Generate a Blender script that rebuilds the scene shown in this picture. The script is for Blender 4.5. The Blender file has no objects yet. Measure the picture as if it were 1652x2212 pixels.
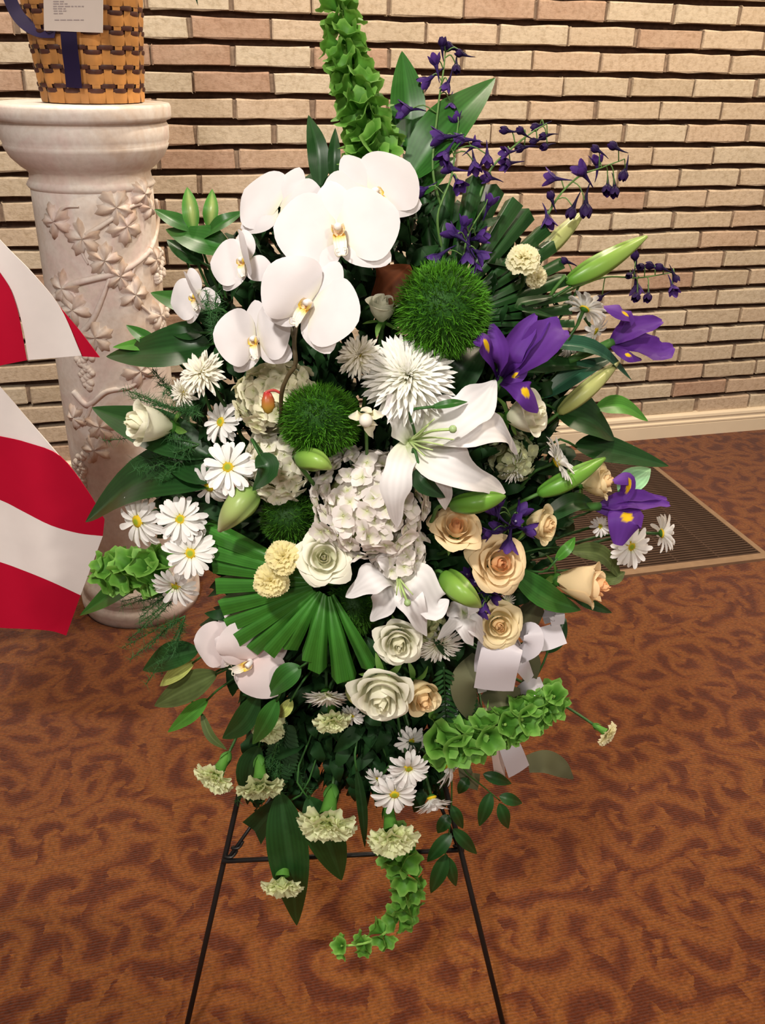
import bpy, math, random
import numpy as np
from mathutils import Vector, Matrix
random.seed(11); rng = np.random.RandomState(5)
sc = bpy.context.scene
COL = sc.collection
PI = math.pi

# ------------------------------------------------------------------ camera
FPX = 1950.0
YAW, PIT, ROL = 0.2508, -0.4677, 0.0178
CAM = np.array([0.0, -3.130, 1.397])
cy, sy, cp, sp = math.cos(YAW), math.sin(YAW), math.cos(PIT), math.sin(PIT)
F = np.array([sy * cp, cy * cp, sp]); R0 = np.array([cy, -sy, 0.0]); U0 = np.cross(R0, F)
R = math.cos(ROL) * R0 + math.sin(ROL) * U0; U = -math.sin(ROL) * R0 + math.cos(ROL) * U0
HD = np.array([sy, cy, 0.0])
cam = bpy.data.cameras.new('camera'); camo = bpy.data.objects.new('camera', cam); COL.objects.link(camo)
cam.sensor_fit = 'VERTICAL'; cam.sensor_height = 24.0; cam.lens = 24.0 * FPX / 2212.0
cam.clip_start = 0.05; cam.clip_end = 50
camo.matrix_world = Matrix(((R[0], U[0], -F[0], CAM[0]), (R[1], U[1], -F[1], CAM[1]), (R[2], U[2], -F[2], CAM[2]), (0, 0, 0, 1)))
sc.camera = camo

# ------------------------------------------------------------------ light
w = bpy.data.worlds.new('room_ambience'); sc.world = w; w.use_nodes = True
w.node_tree.nodes['Background'].inputs[0].default_value = (1.0, 0.9, 0.78, 1)
w.node_tree.nodes['Background'].inputs[1].default_value = 0.14
def lamp(name, loc, power, size, color, target=None, spread=PI):
    l = bpy.data.lights.new(name, 'AREA'); l.shape = 'DISK'; l.size = size; l.energy = power; l.color = color; l.spread = spread
    o = bpy.data.objects.new(name, l); COL.objects.link(o); o.location = loc
    d = Vector(target if target is not None else (loc[0], loc[1], 0)) - Vector(loc)
    o.rotation_euler = d.to_track_quat('-Z', 'Y').to_euler()
KEY = CAM + HD * -0.30 + R0 * -0.50; KEY[2] = 2.66
lamp('can_or_fill_light', KEY, 38, 0.22, (1.0, 0.94, 0.86))
lamp('can_or_fill_light', (-0.45, -0.95, 2.66), 17, 0.16, (1.0, 0.88, 0.72))
lamp('can_or_fill_light', (0.85, -0.95, 2.66), 17, 0.16, (1.0, 0.86, 0.68))
lamp('can_or_fill_light', (2.15, -0.95, 2.66), 20, 0.16, (1.0, 0.82, 0.60))
lamp('can_or_fill_light', (1.95, -1.9, 2.66), 20, 0.16, (1.0, 0.82, 0.60))  # added lamp that brightens the carpet at right
lamp('can_or_fill_light', (-0.9, -4.9, 2.66), 30, 0.3, (1.0, 0.95, 0.88))  # added front fill from behind the camera
lamp('can_or_fill_light', (1.0, -4.7, 2.66), 34, 0.3, (1.0, 0.9, 0.78))  # second added fill, evens the light on the blooms
sc.view_settings.view_transform = 'Standard'; sc.view_settings.look = 'None'
sc.view_settings.gamma = 1.0; sc.view_settings.use_curve_mapping = False
sc.view_settings.exposure = 0.66

# ------------------------------------------------------------------ helpers
def ray(x, y): return F * FPX + R * (x - 826) - U * (y - 1106)
def at(x, y, H):                                   # the point at horizontal distance H from the lens that the photo shows at x, y
    d = ray(x, y); return CAM + d * (H / (d @ HD))
def on_floor(x, y, z=0.0):
    d = ray(x, y); return CAM + d * ((z - CAM[2]) / d[2])
def dep(p): return float((np.asarray(p) - CAM) @ F)
def pj(p):
    d = np.asarray(p) - CAM; return 826 + FPX * (d @ R) / (d @ F), 1106 - FPX * (d @ U) / (d @ F)
def HH(px, py, dh=0.0):                            # the bouquet is a dome that bulges towards the lens
    r2 = ((px - 790) / 560) ** 2 + ((py - 1000) / (950 if py < 1000 else 1650)) ** 2
    return 0.90 + 0.15 * min(r2, 1.25) + dh
def A(px, py, dh=0.0): return at(px, py, HH(px, py, dh))
def wpx(p, px): return px * dep(p) / FPX
def unit(v): v = np.asarray(v, float); return v / (np.linalg.norm(v) + 1e-12)
FOAM = at(800, 1270, 1.08)

def build_mesh(name, V, Fc, mat, cols=None, uv=None, smooth=True):
    me = bpy.data.meshes.new(name)
    V = np.asarray(V, float)
    me.from_pydata(V.tolist(), [], [tuple(int(i) for i in f) for f in Fc])
    if cols is not None:
        a = me.color_attributes.new('Col', 'FLOAT_COLOR', 'POINT')
        c = np.ones((len(V), 4), np.float32); c[:, :3] = np.clip(cols, 0, 1); a.data.foreach_set('color', c.ravel())
    if uv is not None:
        l = me.uv_layers.new(name='UVMap'); idx = np.empty(len(me.loops), np.int32); me.loops.foreach_get('vertex_index', idx)
        l.data.foreach_set('uv', np.asarray(uv, np.float32)[idx].ravel())
    if smooth: me.polygons.foreach_set('use_smooth', np.ones(len(me.polygons), bool))
    if mat: me.materials.append(mat)
    me.update(); return me
def grid_faces(nu, nv, off=0, wrap=False):
    f = []; m = nv if wrap else nv + 1
    for i in range(nu):
        for j in range(nv):
            a = off + i * m + j; b = off + i * m + (j + 1) % m
            f.append((a, b, b + m, a + m))
    return f
def join(*parts):                                  # (V, F, cols, uv) tuples into one
    V, Fc, Cc, Uv, n = [], [], [], [], 0
    for p in parts:
        V.append(p[0]); Fc += [tuple(i + n for i in f) for f in p[1]]
        Cc.append(p[2] if len(p) > 2 and p[2] is not None else np.ones((len(p[0]), 3)))
        Uv.append(p[3] if len(p) > 3 and p[3] is not None else np.zeros((len(p[0]), 2)))
        n += len(p[0])
    return np.vstack(V), Fc, np.vstack(Cc), np.vstack(Uv)
def cr(pts, us):                                   # Catmull-Rom through the points
    P = np.asarray(pts, float)
    if P.ndim == 1: P = P[:, None]
    n = len(P) - 1
    if n == 1:
        return P[0] + (P[1] - P[0]) * np.asarray(us)[:, None]
    E = np.vstack([2 * P[0] - P[1], P, 2 * P[-1] - P[-2]])
    out = []
    for u in us:
        k = min(int(u * n), n - 1); t = u * n - k
        a, b, c, d = E[k], E[k + 1], E[k + 2], E[k + 3]
        out.append(0.5 * (2 * b + (c - a) * t + (2 * a - 5 * b + 4 * c - d) * t * t + (3 * b - a - 3 * c + d) * t ** 3))
    return np.array(out)
def blade(pts, ws, nrm, nu=10, nv=6, cup=0.0, fold=0.0, ruf=0.0, rf=3.0, ph=0.0, col=None, cosu=True):
    us = np.linspace(0, 1, nu + 1)
    if cosu: us = 0.35 * us + 0.65 * (1 - np.cos(PI * us)) / 2
    c = cr(pts, us)
    t = np.gradient(c, us, axis=0); t /= np.linalg.norm(t, axis=1)[:, None] + 1e-12
    wv = ws(us) if callable(ws) else np.clip(cr(ws, us)[:, 0], 0, None)
    N = np.asarray(nrm, float)
    if N.ndim == 1: N = np.repeat(N[None], nu + 1, 0)
    else: N = N[0] * (1 - us[:, None]) + N[1] * us[:, None]
    s = np.cross(t, N); s /= np.linalg.norm(s, axis=1)[:, None] + 1e-12
    n = np.cross(s, t)
    v = np.linspace(-1, 1, nv + 1)
    h = (cup * v ** 2 + fold * np.abs(v))[None] * wv[:, None]
    h = h + ruf * wv[:, None] * (v ** 2)[None] * np.sin(2 * PI * rf * us[:, None] + ph + (v < 0)[None] * 1.9)
    P = c[:, None] + s[:, None] * (wv[:, None] * v[None])[..., None] + n[:, None] * h[..., None]
    uu, vv = np.meshgrid(us, v, indexing='ij')
    cols = col(uu.ravel(), vv.ravel()) if col is not None else np.ones((P.shape[0] * P.shape[1], 3))
    return P.reshape(-1, 3), grid_faces(nu, nv), cols, np.stack([uu.ravel(), vv.ravel() * .5 + .5], 1)
def tube(pts, rs, n=6, nu=None, col=(1, 1, 1), smooth_path=True):
    nu = nu or max(2, (len(pts) - 1) * (4 if smooth_path else 1))
    us = np.linspace(0, 1, nu + 1)
    c = cr(pts, us) if smooth_path else np.array([np.array(pts[0]) + (np.array(pts[-1]) - np.array(pts[0])) * u for u in us])
    t = np.gradient(c, axis=0); t /= np.linalg.norm(t, axis=1)[:, None] + 1e-12
    r = np.interp(us, np.linspace(0, 1, len(rs)), rs) if hasattr(rs, '__len__') else np.full(nu + 1, rs)
    ref = np.array([0.31, 0.2, 0.93]) if abs(t[0] @ np.array([0.31, 0.2, 0.93])) < .9 else np.array([1.0, 0, 0])
    V = []
    for k in range(nu + 1):
        a = unit(np.cross(t[k], ref)); b = np.cross(t[k], a)
        for j in range(n):
            q = 2 * PI * j / n; V.append(c[k] + r[k] * (a * math.cos(q) + b * math.sin(q)))
    f = grid_faces(nu, n, 0, True); f.append(tuple(range(n))[::-1]); f.append(tuple(nu * n + j for j in range(n)))
    return np.array(V), f, np.tile(np.array(col, float), (len(V), 1)), None
def lathe(prof, n=24, col=(1, 1, 1), wob=None):
    V = []
    for k, (r, z) in enumerate(prof):
        for j in range(n):
            q = 2 * PI * j / n; rr = r * (1 + (wob(q, k) if wob else 0)); V.append((rr * math.cos(q), rr * math.sin(q), z))
    return np.array(V), grid_faces(len(prof) - 1, n, 0, True), np.tile(np.array(col, float), (len(V), 1)), None
def box(x0, x1, y0, y1, z0, z1):
    V = np.array([(x, y, z) for x in (x0, x1) for y in (y0, y1) for z in (z0, z1)], float)
    return V, [(0, 1, 3, 2), (4, 6, 7, 5), (0, 4, 5, 1), (2, 3, 7, 6), (0, 2, 6, 4), (1, 5, 7, 3)], None, None

def props(o, label=None, cat=None, group=None, kind=None):
    if label: o['label'] = label
    if cat: o['category'] = cat
    if group: o['group'] = group
    if kind: o['kind'] = kind
    return o
def empty(name, mtx, parent=None):
    o = bpy.data.objects.new(name, None); COL.objects.link(o); o.empty_display_size = 0.02
    if parent: o.parent = parent
    o.matrix_local = mtx
    return o
def thing(name, label, cat, loc, group=None, mtx=None):
    return props(empty(name, mtx if mtx is not None else Matrix.Translation(Vector(loc))), label, cat, group)
def put(name, me, parent=None, mtx=None):
    o = bpy.data.objects.new(name, me); COL.objects.link(o)
    if parent: o.parent = parent
    if mtx is not None: o.matrix_local = mtx
    return o
def geo(name, g, mat, parent=None, base=None, mtx=None, smooth=True):
    V = g[0] - np.asarray(base) if base is not None else g[0]
    o = put(name, build_mesh(name, V, g[1], mat, g[2] if len(g) > 2 else None, g[3] if len(g) > 3 else None, smooth), parent, mtx)
    return o
def sheet(o, t):                                    # give a ribbon or cloth its thickness, with crisp edges
    o.modifiers.new('thickness', 'SOLIDIFY').thickness = t
    e = o.modifiers.new('edges', 'EDGE_SPLIT'); e.split_angle = .7
    return o
MC = {}
def cached(key, fn, mat, smooth=True):
    if key not in MC:
        g = fn(); MC[key] = build_mesh(str(key[0] if isinstance(key, tuple) else key), g[0], g[1], mat, g[2], g[3] if len(g) > 3 else None, smooth)
    return MC[key]
def facing(d, roll=0.0):                            # rotation: local Z looks along d = (right, up, towards the lens), local Y stays up
    z = unit(R * d[0] + U * d[1] - F * d[2]); x = unit(np.cross(U, z)); y = np.cross(z, x)
    m = Matrix(((x[0], y[0], z[0]), (x[1], y[1], z[1]), (x[2], y[2], z[2]))).to_4x4()
    return m @ Matrix.Rotation(roll, 4, 'Z')
def aim(d):                                         # local Z along a world vector
    return Vector(d).to_track_quat('Z', 'Y').to_matrix().to_4x4()

# ------------------------------------------------------------------ materials
def nodes(name):
    m = bpy.data.materials.new(name); m.use_nodes = True; nt = m.node_tree
    return m, nt, nt.nodes['Principled BSDF'], nt.nodes['Material Output']
def N(nt, t, **kw):
    n = nt.nodes.new(t)
    for k, v in kw.items(): setattr(n, k, v)
    return n
def ramp(nt, stops, fac):
    r = N(nt, 'ShaderNodeValToRGB'); e = r.color_ramp.elements
    while len(e) < len(stops): e.new(0.5)
    for k, (p, c) in enumerate(stops): e[k].position = p; e[k].color = (*c, 1)
    nt.links.new(fac, r.inputs[0]); return r.outputs[0]
def mixc(nt, fac, a, b, mode='MIX'):
    m = N(nt, 'ShaderNodeMix', data_type='RGBA', blend_type=mode)
    for s, v in ((m.inputs[0], fac), (m.inputs[6], a), (m.inputs[7], b)):
        if hasattr(v, 'links') or isinstance(v, bpy.types.NodeSocket): nt.links.new(v, s)
        elif isinstance(v, (int, float)): s.default_value = v
        else: s.default_value = (*v, 1)
    return m.outputs[2]
def math_n(nt, op, a, b=None):
    m = N(nt, 'ShaderNodeMath', operation=op)
    for s, v in zip(m.inputs, (a, b)):
        if v is None: continue
        if isinstance(v, (int, float)): s.default_value = v
        else: nt.links.new(v, s)
    return m.outputs[0]
def noise_n(nt, vec, scale, detail=3, rough=.55, dist=0):
    n = N(nt, 'ShaderNodeTexNoise'); n.inputs['Scale'].default_value = scale; n.inputs['Detail'].default_value = detail
    n.inputs['Roughness'].default_value = rough; n.inputs['Distortion'].default_value = dist
    if vec is not None: nt.links.new(vec, n.inputs['Vector'])
    return n
def bump_n(nt, bsdf, h, strength, dist):
    b = N(nt, 'ShaderNodeBump'); b.inputs['Strength'].default_value = strength; b.inputs['Distance'].default_value = dist
    nt.links.new(h, b.inputs['Height']); nt.links.new(b.outputs[0], bsdf.inputs['Normal'])
def organic(name, rough=.5, transl=.3, spec=.3, var=.15, nscale=40, veins=0, bump=0.0, sheen=0.0, lift=1.0, vamp=.10):
    m, nt, b, out = nodes(name)
    at_ = N(nt, 'ShaderNodeAttribute', attribute_name='Col')
    tc = N(nt, 'ShaderNodeTexCoord'); geo_ = N(nt, 'ShaderNodeNewGeometry')
    n = noise_n(nt, geo_.outputs['Position'], nscale)
    v = math_n(nt, 'MULTIPLY_ADD', n.outputs[0], var * 2); v.node.inputs[2].default_value = lift - var
    if veins:
        sx = N(nt, 'ShaderNodeSeparateXYZ'); nt.links.new(tc.outputs['UV'], sx.inputs[0])
        wv = math_n(nt, 'SINE', math_n(nt, 'MULTIPLY', sx.outputs[1], veins))
        v = math_n(nt, 'MULTIPLY', v, math_n(nt, 'MULTIPLY_ADD', wv, vamp)); v.node.inputs[1].links[0].from_node.inputs[2].default_value = 1.0
    c = mixc(nt, 1.0, at_.outputs['Color'], v, 'MULTIPLY')
    nt.links.new(c, b.inputs['Base Color']); b.inputs['Roughness'].default_value = rough
    b.inputs['Specular IOR Level'].default_value = spec
    if sheen: b.inputs['Sheen Weight'].default_value = sheen
    if bump: bump_n(nt, b, n.outputs[0], bump, 0.002)
    if transl:
        t = N(nt, 'ShaderNodeBsdfTranslucent'); nt.links.new(c, t.inputs['Color'])
        mx = N(nt, 'ShaderNodeMixShader'); mx.inputs[0].default_value = transl
        nt.links.new(b.outputs[0], mx.inputs[1]); nt.links.new(t.outputs[0], mx.inputs[2]); nt.links.new(mx.outputs[0], out.inputs[0])
    return m
M_PETAL = organic('soft_petal', .6, .28, .2, .05, 60, veins=0)
M_PVEIN = organic('veined_petal', .6, .25, .2, .05, 50, veins=30, vamp=.035)
M_CARN = organic('ruffled_petal', .7, .42, .1, .04, 60)
M_WAX = organic('waxy_petal', .35, .15, .4, .06, 60, veins=30)
M_LEAF = organic('glossy_leaf', .38, .10, .35, .25, 35, veins=60, bump=.12)
M_DULL = organic('dull_leaf', .55, .15, .25, .25, 45, veins=40)
M_GREEN = organic('soft_green', .55, .3, .25, .16, 70)
M_STEM = organic('green_stem', .5, 0, .3, .15, 60)
M_FUZZ = organic('fringe_green', .6, .2, .2, .3, 45)
M_DARKF = organic('deep_foliage', .6, .05, .2, .3, 30)
M_SATIN = organic('satin_ribbon', .38, .08, .4, .03, 30)
M_CLOTH = organic('flag_cloth', .75, .12, .15, .06, 25)
def plain(name, col, rough=.5, metal=0, spec=.5, var=0.0, nscale=30, bump=0.0):
    m, nt, b, out = nodes(name); b.inputs['Roughness'].default_value = rough; b.inputs['Metallic'].default_value = metal
    b.inputs['Specular IOR Level'].default_value = spec; b.inputs['Base Color'].default_value = (*col, 1)
    if var or bump:
        tc = N(nt, 'ShaderNodeTexCoord'); n = noise_n(nt, tc.outputs['Object'], nscale, 5)
        d = tuple(c * (1 - var) for c in col); l = tuple(min(1, c * (1 + var)) for c in col)
        nt.links.new(ramp(nt, [(.3, d), (.7, l)], n.outputs[0]), b.inputs['Base Color'])
        if bump: bump_n(nt, b, n.outputs[0], bump, .003)
    return m
def brick_material():
    m, nt, b, out = nodes('tumbled_brick'); oi = N(nt, 'ShaderNodeObjectInfo'); tc = N(nt, 'ShaderNodeTexCoord'); g = N(nt, 'ShaderNodeNewGeometry')
    base = ramp(nt, [(0, (.46, .375, .27)), (.16, (.53, .45, .34)), (.34, (.56, .49, .38)), (.52, (.52, .42, .31)), (.68, (.55, .44, .33)), (.80, (.50, .36, .26)), (.90, (.43, .28, .20)), (1, (.36, .21, .145))], oi.outputs['Random'])
    n1 = noise_n(nt, g.outputs['Position'], 9, 4, .6); n2 = noise_n(nt, g.outputs['Position'], 70, 5, .65)
    c = mixc(nt, math_n(nt, 'MULTIPLY', n1.outputs[0], .5), base, (.60, .50, .40))
    dk = ramp(nt, [(.32, (.72, .68, .62)), (.55, (1, 1, 1)), (.8, (1.0, 1.0, 1.0))], n2.outputs[0])
    c = mixc(nt, .8, c, dk, 'MULTIPLY')
    sx = N(nt, 'ShaderNodeSeparateXYZ'); nt.links.new(g.outputs['Position'], sx.inputs[0])
    nt.links.new(c, b.inputs['Base Color']); b.inputs['Roughness'].default_value = .92; b.inputs['Specular IOR Level'].default_value = .15
    st = N(nt, 'ShaderNodeMapping'); st.inputs['Scale'].default_value = (34, 34, 70); nt.links.new(g.outputs['Position'], st.inputs['Vector'])
    n3 = noise_n(nt, st.outputs[0], 1.0, 6, .7, .6)
    h = math_n(nt, 'ADD', n3.outputs[0], math_n(nt, 'MULTIPLY', n2.outputs[0], .6))
    bump_n(nt, b, h, .5, .004); return m
def carpet_material():
    m, nt, b, out = nodes('scroll_carpet'); g = N(nt, 'ShaderNodeNewGeometry'); pos = g.outputs['Position']
    dn = noise_n(nt, pos, 5.0, 2)
    off = N(nt, 'ShaderNodeVectorMath', operation='MULTIPLY_ADD'); nt.links.new(dn.outputs['Color'], off.inputs[0])
    off.inputs[1].default_value = (.10, .10, 0); nt.links.new(pos, off.inputs[2])
    jn = noise_n(nt, pos, 70.0, 3, .7)
    of2 = N(nt, 'ShaderNodeVectorMath', operation='MULTIPLY_ADD'); nt.links.new(jn.outputs['Color'], of2.inputs[0]); of2.inputs[1].default_value = (.020, .020, 0); nt.links.new(off.outputs[0], of2.inputs[2]); off = of2
    total = None
    for sc_, shift, turn, tight in ((5.0, (0, 0, 0), 1.0, 66.0), (7.2, (3.3, 1.7, 0), -1.0, 88.0)):
        mp = N(nt, 'ShaderNodeMapping'); mp.inputs['Location'].default_value = shift; nt.links.new(off.outputs[0], mp.inputs['Vector'])
        fl = N(nt, 'ShaderNodeVectorMath', operation='MULTIPLY'); fl.inputs[1].default_value = (1, 1, 0); nt.links.new(mp.outputs[0], fl.inputs[0])
        vo = N(nt, 'ShaderNodeTexVoronoi', voronoi_dimensions='2D'); vo.inputs['Scale'].default_value = sc_; vo.inputs['Randomness'].default_value = .75
        nt.links.new(fl.outputs[0], vo.inputs['Vector'])
        df = N(nt, 'ShaderNodeVectorMath', operation='SUBTRACT'); nt.links.new(fl.outputs[0], df.inputs[0]); nt.links.new(vo.outputs['Position'], df.inputs[1])
        ln = N(nt, 'ShaderNodeVectorMath', operation='LENGTH'); nt.links.new(df.outputs[0], ln.inputs[0])
        s3 = N(nt, 'ShaderNodeSeparateXYZ'); nt.links.new(df.outputs[0], s3.inputs[0])
        th = math_n(nt, 'ARCTAN2', s3.outputs[1], s3.outputs[0])
        ph = math_n(nt, 'ADD', math_n(nt, 'MULTIPLY', th, 2.0 * turn), math_n(nt, 'MULTIPLY', ln.outputs['Value'], tight))
        sn = math_n(nt, 'SINE', ph)
        total = sn if total is None else math_n(nt, 'MAXIMUM', total, sn)
    big = noise_n(nt, pos, 2.0, 2)
    val = math_n(nt, 'ADD', math_n(nt, 'MULTIPLY', total, .36), math_n(nt, 'MULTIPLY', big.outputs[0], .55))
    tone = ramp(nt, [(.02, (.070, .0150, .0042)), (.24, (.086, .0200, .0052)), (.50, (.132, .038, .0082)), (.78, (.168, .058, .0120))], val)
    fine = noise_n(nt, pos, 130, 4, .7)
    tone = mixc(nt, .85, tone, ramp(nt, [(.3, (.50, .46, .42)), (.7, (1.42, 1.42, 1.38))], fine.outputs[0]), 'MULTIPLY')
    sx = N(nt, 'ShaderNodeSeparateXYZ'); nt.links.new(pos, sx.inputs[0])
    wob = noise_n(nt, pos, 26, 2)
    rib = math_n(nt, 'SINE', math_n(nt, 'ADD', math_n(nt, 'MULTIPLY', sx.outputs[1], 1150.0), math_n(nt, 'MULTIPLY', wob.outputs[0], 9.0)))
    tone = mixc(nt, .5, tone, ramp(nt, [(0, (.78, .76, .74)), (1, (1.1, 1.1, 1.1))], math_n(nt, 'MULTIPLY_ADD', rib, .5)), 'MULTIPLY')
    nt.links.new(tone, b.inputs['Base Color']); b.inputs['Roughness'].default_value = .95; b.inputs['Specular IOR Level'].default_value = .1
    b.inputs['Sheen Weight'].default_value = .15
    bump_n(nt, b, math_n(nt, 'ADD', math_n(nt, 'MULTIPLY', rib, .25), fine.outputs[0]), .6, .003); return m
def stone_material():
    m, nt, b, out = nodes('washed_plaster'); tc = N(nt, 'ShaderNodeTexCoord')
    n1 = noise_n(nt, tc.outputs['Object'], 5, 4, .6, .6); n2 = noise_n(nt, tc.outputs['Object'], 90, 4)
    c = ramp(nt, [(.26, (.52, .40, .27)), (.40, (.68, .57, .49)), (.50, (.76, .70, .65)), (.60, (.72, .60, .56)), (.72, (.68, .63, .54))], n1.outputs[0])
    c = mixc(nt, .5, c, ramp(nt, [(.35, (.82, .80, .78)), (.6, (1, 1, 1))], n2.outputs[0]), 'MULTIPLY')
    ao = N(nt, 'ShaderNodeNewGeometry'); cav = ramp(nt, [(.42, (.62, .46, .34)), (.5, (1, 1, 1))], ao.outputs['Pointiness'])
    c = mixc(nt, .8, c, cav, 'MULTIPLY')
    nt.links.new(c, b.inputs['Base Color']); b.inputs['Roughness'].default_value = .62; bump_n(nt, b, n2.outputs[0], .15, .002); return m
M_BRICK = brick_material(); M_CARPET = carpet_material(); M_STONE = stone_material()
M_BED = plain('dark_mortar', (.085, .045, .03), .95, 0, .1, .25, 60, .4)
M_HEAD = plain('tan_mortar', (.27, .20, .15), .95, 0, .1, .25, 60, .4)
M_TRIM = plain('cream_paint', (.74, .63, .48), .4, 0, .4, .03, 10)
M_WIRE = plain('black_wire', (.010, .009, .009), .4, .2, .5)
M_GRATE = plain('bronze_metal', (.105, .065, .048), .38, .6, .5, .15, 40)
M_GRATEF = plain('tan_metal', (.33, .22, .14), .4, .4, .5, .12, 30)
M_RECESS = plain('recess_shade', (.03, .018, .014), .8)
M_CEIL = plain('ceiling_paint', (.7, .66, .6), .9)
M_FOAM = plain('wet_foam', (.015, .035, .015), .95, 0, .1, .3, 60, .5)
M_TANW = plain('tan_cane', (.47, .22, .065), .42, 0, .4, .28, 14, .2)
M_DARKW = plain('dark_cane', (.065, .022, .016), .45, 0, .4, .3, 30)
M_PAPER = plain('card_paper', (.76, .68, .62), .7, 0, .2, .03, 10)
M_INK = plain('grey_ink', (.42, .36, .36), .8)
M_NAVY = plain('navy_ribbon', (.011, .005, .036), .6, 0, .2, .2, 20)

# ------------------------------------------------------------------ setting
RH, BL = 0.07447, 0.24629
ZS = 0.1607
floor = geo('floor', (np.array([(-3.5, -5.5, 0), (5, -5.5, 0), (5, 0.05, 0), (-3.5, 0.05, 0)]), [(0, 1, 2, 3)], None, None), M_CARPET, smooth=False)
props(floor, kind='structure')
ceil = geo('ceiling', box(-3.5, 5, -5.5, 0.05, 2.70, 2.76), M_CEIL, smooth=False); props(ceil, kind='structure')
wall = geo('wall_back', box(-3.5, 5, 0.026, 0.12, 0, 2.72), M_BED, smooth=False); props(wall, kind='structure')
def brick_geo(k):
    r = np.random.RandomState(100 + k); L, h, d = BL - .011, RH - .0165, .040
    fx, fz = (0, .016, .30, .66, .984, 1), (0, .07, .93, 1); nx, nz = 5, 3; V = []
    for j in range(nz + 1):
        for i in range(nx + 1):
            x = (fx[i] - .5) * L; z = (fz[j] - .5) * h
            y = -d + r.uniform(-.0006, .0006)
            e = (i in (0, nx)) or (j in (0, nz))
            if e: y += .0035 + r.uniform(-.001, .002)
            if j in (0, nz): z += r.uniform(-.0032, .0022) * (1 if j else -1)
            if i in (0, nx): x += r.uniform(-.004, .002) * (1 if i else -1)
            if r.rand() < .06 and e: y += .006; z *= .93
            V.append((x, y, z))
    f = grid_faces(nz, nx); n0 = len(V); ring = [i for i in range(nx + 1)] + [(nx + 1) * j + nx for j in range(1, nz + 1)] + [(nx + 1) * nz + i for i in range(nx - 1, -1, -1)] + [(nx + 1) * j for j in range(nz - 1, 0, -1)]
    for i in ring: V.append((V[i][0], 0.0, V[i][2]))
    for q in range(len(ring)): f.append((ring[q], n0 + q, n0 + (q + 1) % len(ring), ring[(q + 1) % len(ring)]))
    return np.array(V), [t[::-1] for t in f], None, None
bricks = [build_mesh('brick', *brick_geo(k)[:2], M_BRICK, smooth=False) for k in range(12)]
far_bricks = []; heads = []
Y_B = 0.030
for row in range(-1, 34):
    zc = ZS + RH * (row + .5)
    x0 = (0.150 if row % 2 else 0.040) * 1.1 + row * 0.0006
    heads.append(box(-3.5, 5, Y_B - .028, Y_B - .001, zc - RH * .36, zc + RH * .36))
    for i in range(-14, 20):
        xc = x0 + (i + .5) * BL + rng.uniform(-.004, .004)
        if not -3.4 < xc < 4.9: continue
        zz = zc + rng.uniform(-.0015, .0015)
        xa, ya = pj((xc - BL / 2, 0, zz)); xb, yb = pj((xc + BL / 2, 0, zz))
        k = rng.randint(12)
        m = Matrix.Translation((xc, Y_B + rng.uniform(-.003, .002), zz)) @ Matrix.Rotation(rng.uniform(-.006, .006), 4, 'Y')
        if rng.rand() < .5: m = m @ Matrix.Rotation(PI, 4, 'Y')
        if xb > -30 and xa < 1690 and -50 < ya < 1250 and zz > .09: put('brick', bricks[k], wall, m)
        else: far_bricks.append((xc, zz))
fb = join(*[box(x - BL / 2 + .006, x + BL / 2 - .006, Y_B - .039, Y_B, z - RH / 2 + .008, z + RH / 2 - .008) for x, z in far_bricks])
props(geo('brick_rest', (fb[0], fb[1], None, None), M_BRICK, wall, smooth=False), kind='stuff')
hg = join(*heads); geo('mortar', (hg[0], hg[1], None, None), M_HEAD, wall, smooth=False)
prof = [(0.03, 0), (-.034, 0), (-.034, .052), (-.030, .054), (-.034, .057), (-.034, .063), (-.027, .066), (-.025, .076), (-.030, .080), (-.028, .090), (-.020, .097), (0.03, .097)]
V = [(x, y, z) for x in (-3.5, 5) for y, z in prof]; n = len(prof)
bb = geo('baseboard_back', (np.array(V), [(i, (i + 1) % n, n + (i + 1) % n, n + i) for i in range(n)], None, None), M_TRIM, smooth=False)
props(bb, kind='structure')

# floor register
GX0, GX1, GY0, GY1 = 0.93, 1.787, -1.0, -0.13
gr = thing('floor_register', 'large bronze slotted floor grille in a tan frame set in the carpet', 'floor grille', ((GX0 + GX1) / 2, (GY0 + GY1) / 2, 0))
gb = ((GX0 + GX1) / 2, (GY0 + GY1) / 2, 0)
geo('recess_sheet', box(GX0, GX1, GY0, GY1, .0005, .002), M_RECESS, gr, gb, smooth=False)  # dark sheet stands in for the shaded recess below the slats
fw = .032
for q in ((GX0 - fw, GX1 + fw, GY0 - fw, GY0), (GX0 - fw, GX1 + fw, GY1, GY1 + fw), (GX0 - fw * .6, GX0, GY0, GY1), (GX1, GX1 + fw * .6, GY0, GY1)):
    geo('frame_bar', box(*q, 0, .009), M_GRATEF, gr, gb, smooth=False)
sl = build_mesh('slat', *box(-(GX1 - GX0) / 2, (GX1 - GX0) / 2, -.0045, .0045, .002, .007)[:2], M_GRATE, smooth=False)
ns = 62
for k in range(ns): put('slat', sl, gr, Matrix.Translation((0, GY0 + (k + .5) * (GY1 - GY0) / ns - gb[1], 0)))
rail = build_mesh('rail', *box(-.003, .003, GY0 - gb[1], GY1 - gb[1], .002, .006)[:2], M_GRATE, smooth=False)
for k in range(1, 6): put('rail', rail, gr, Matrix.Translation((GX0 + k * (GX1 - GX0) / 6 - gb[0], 0, 0)))

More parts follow.
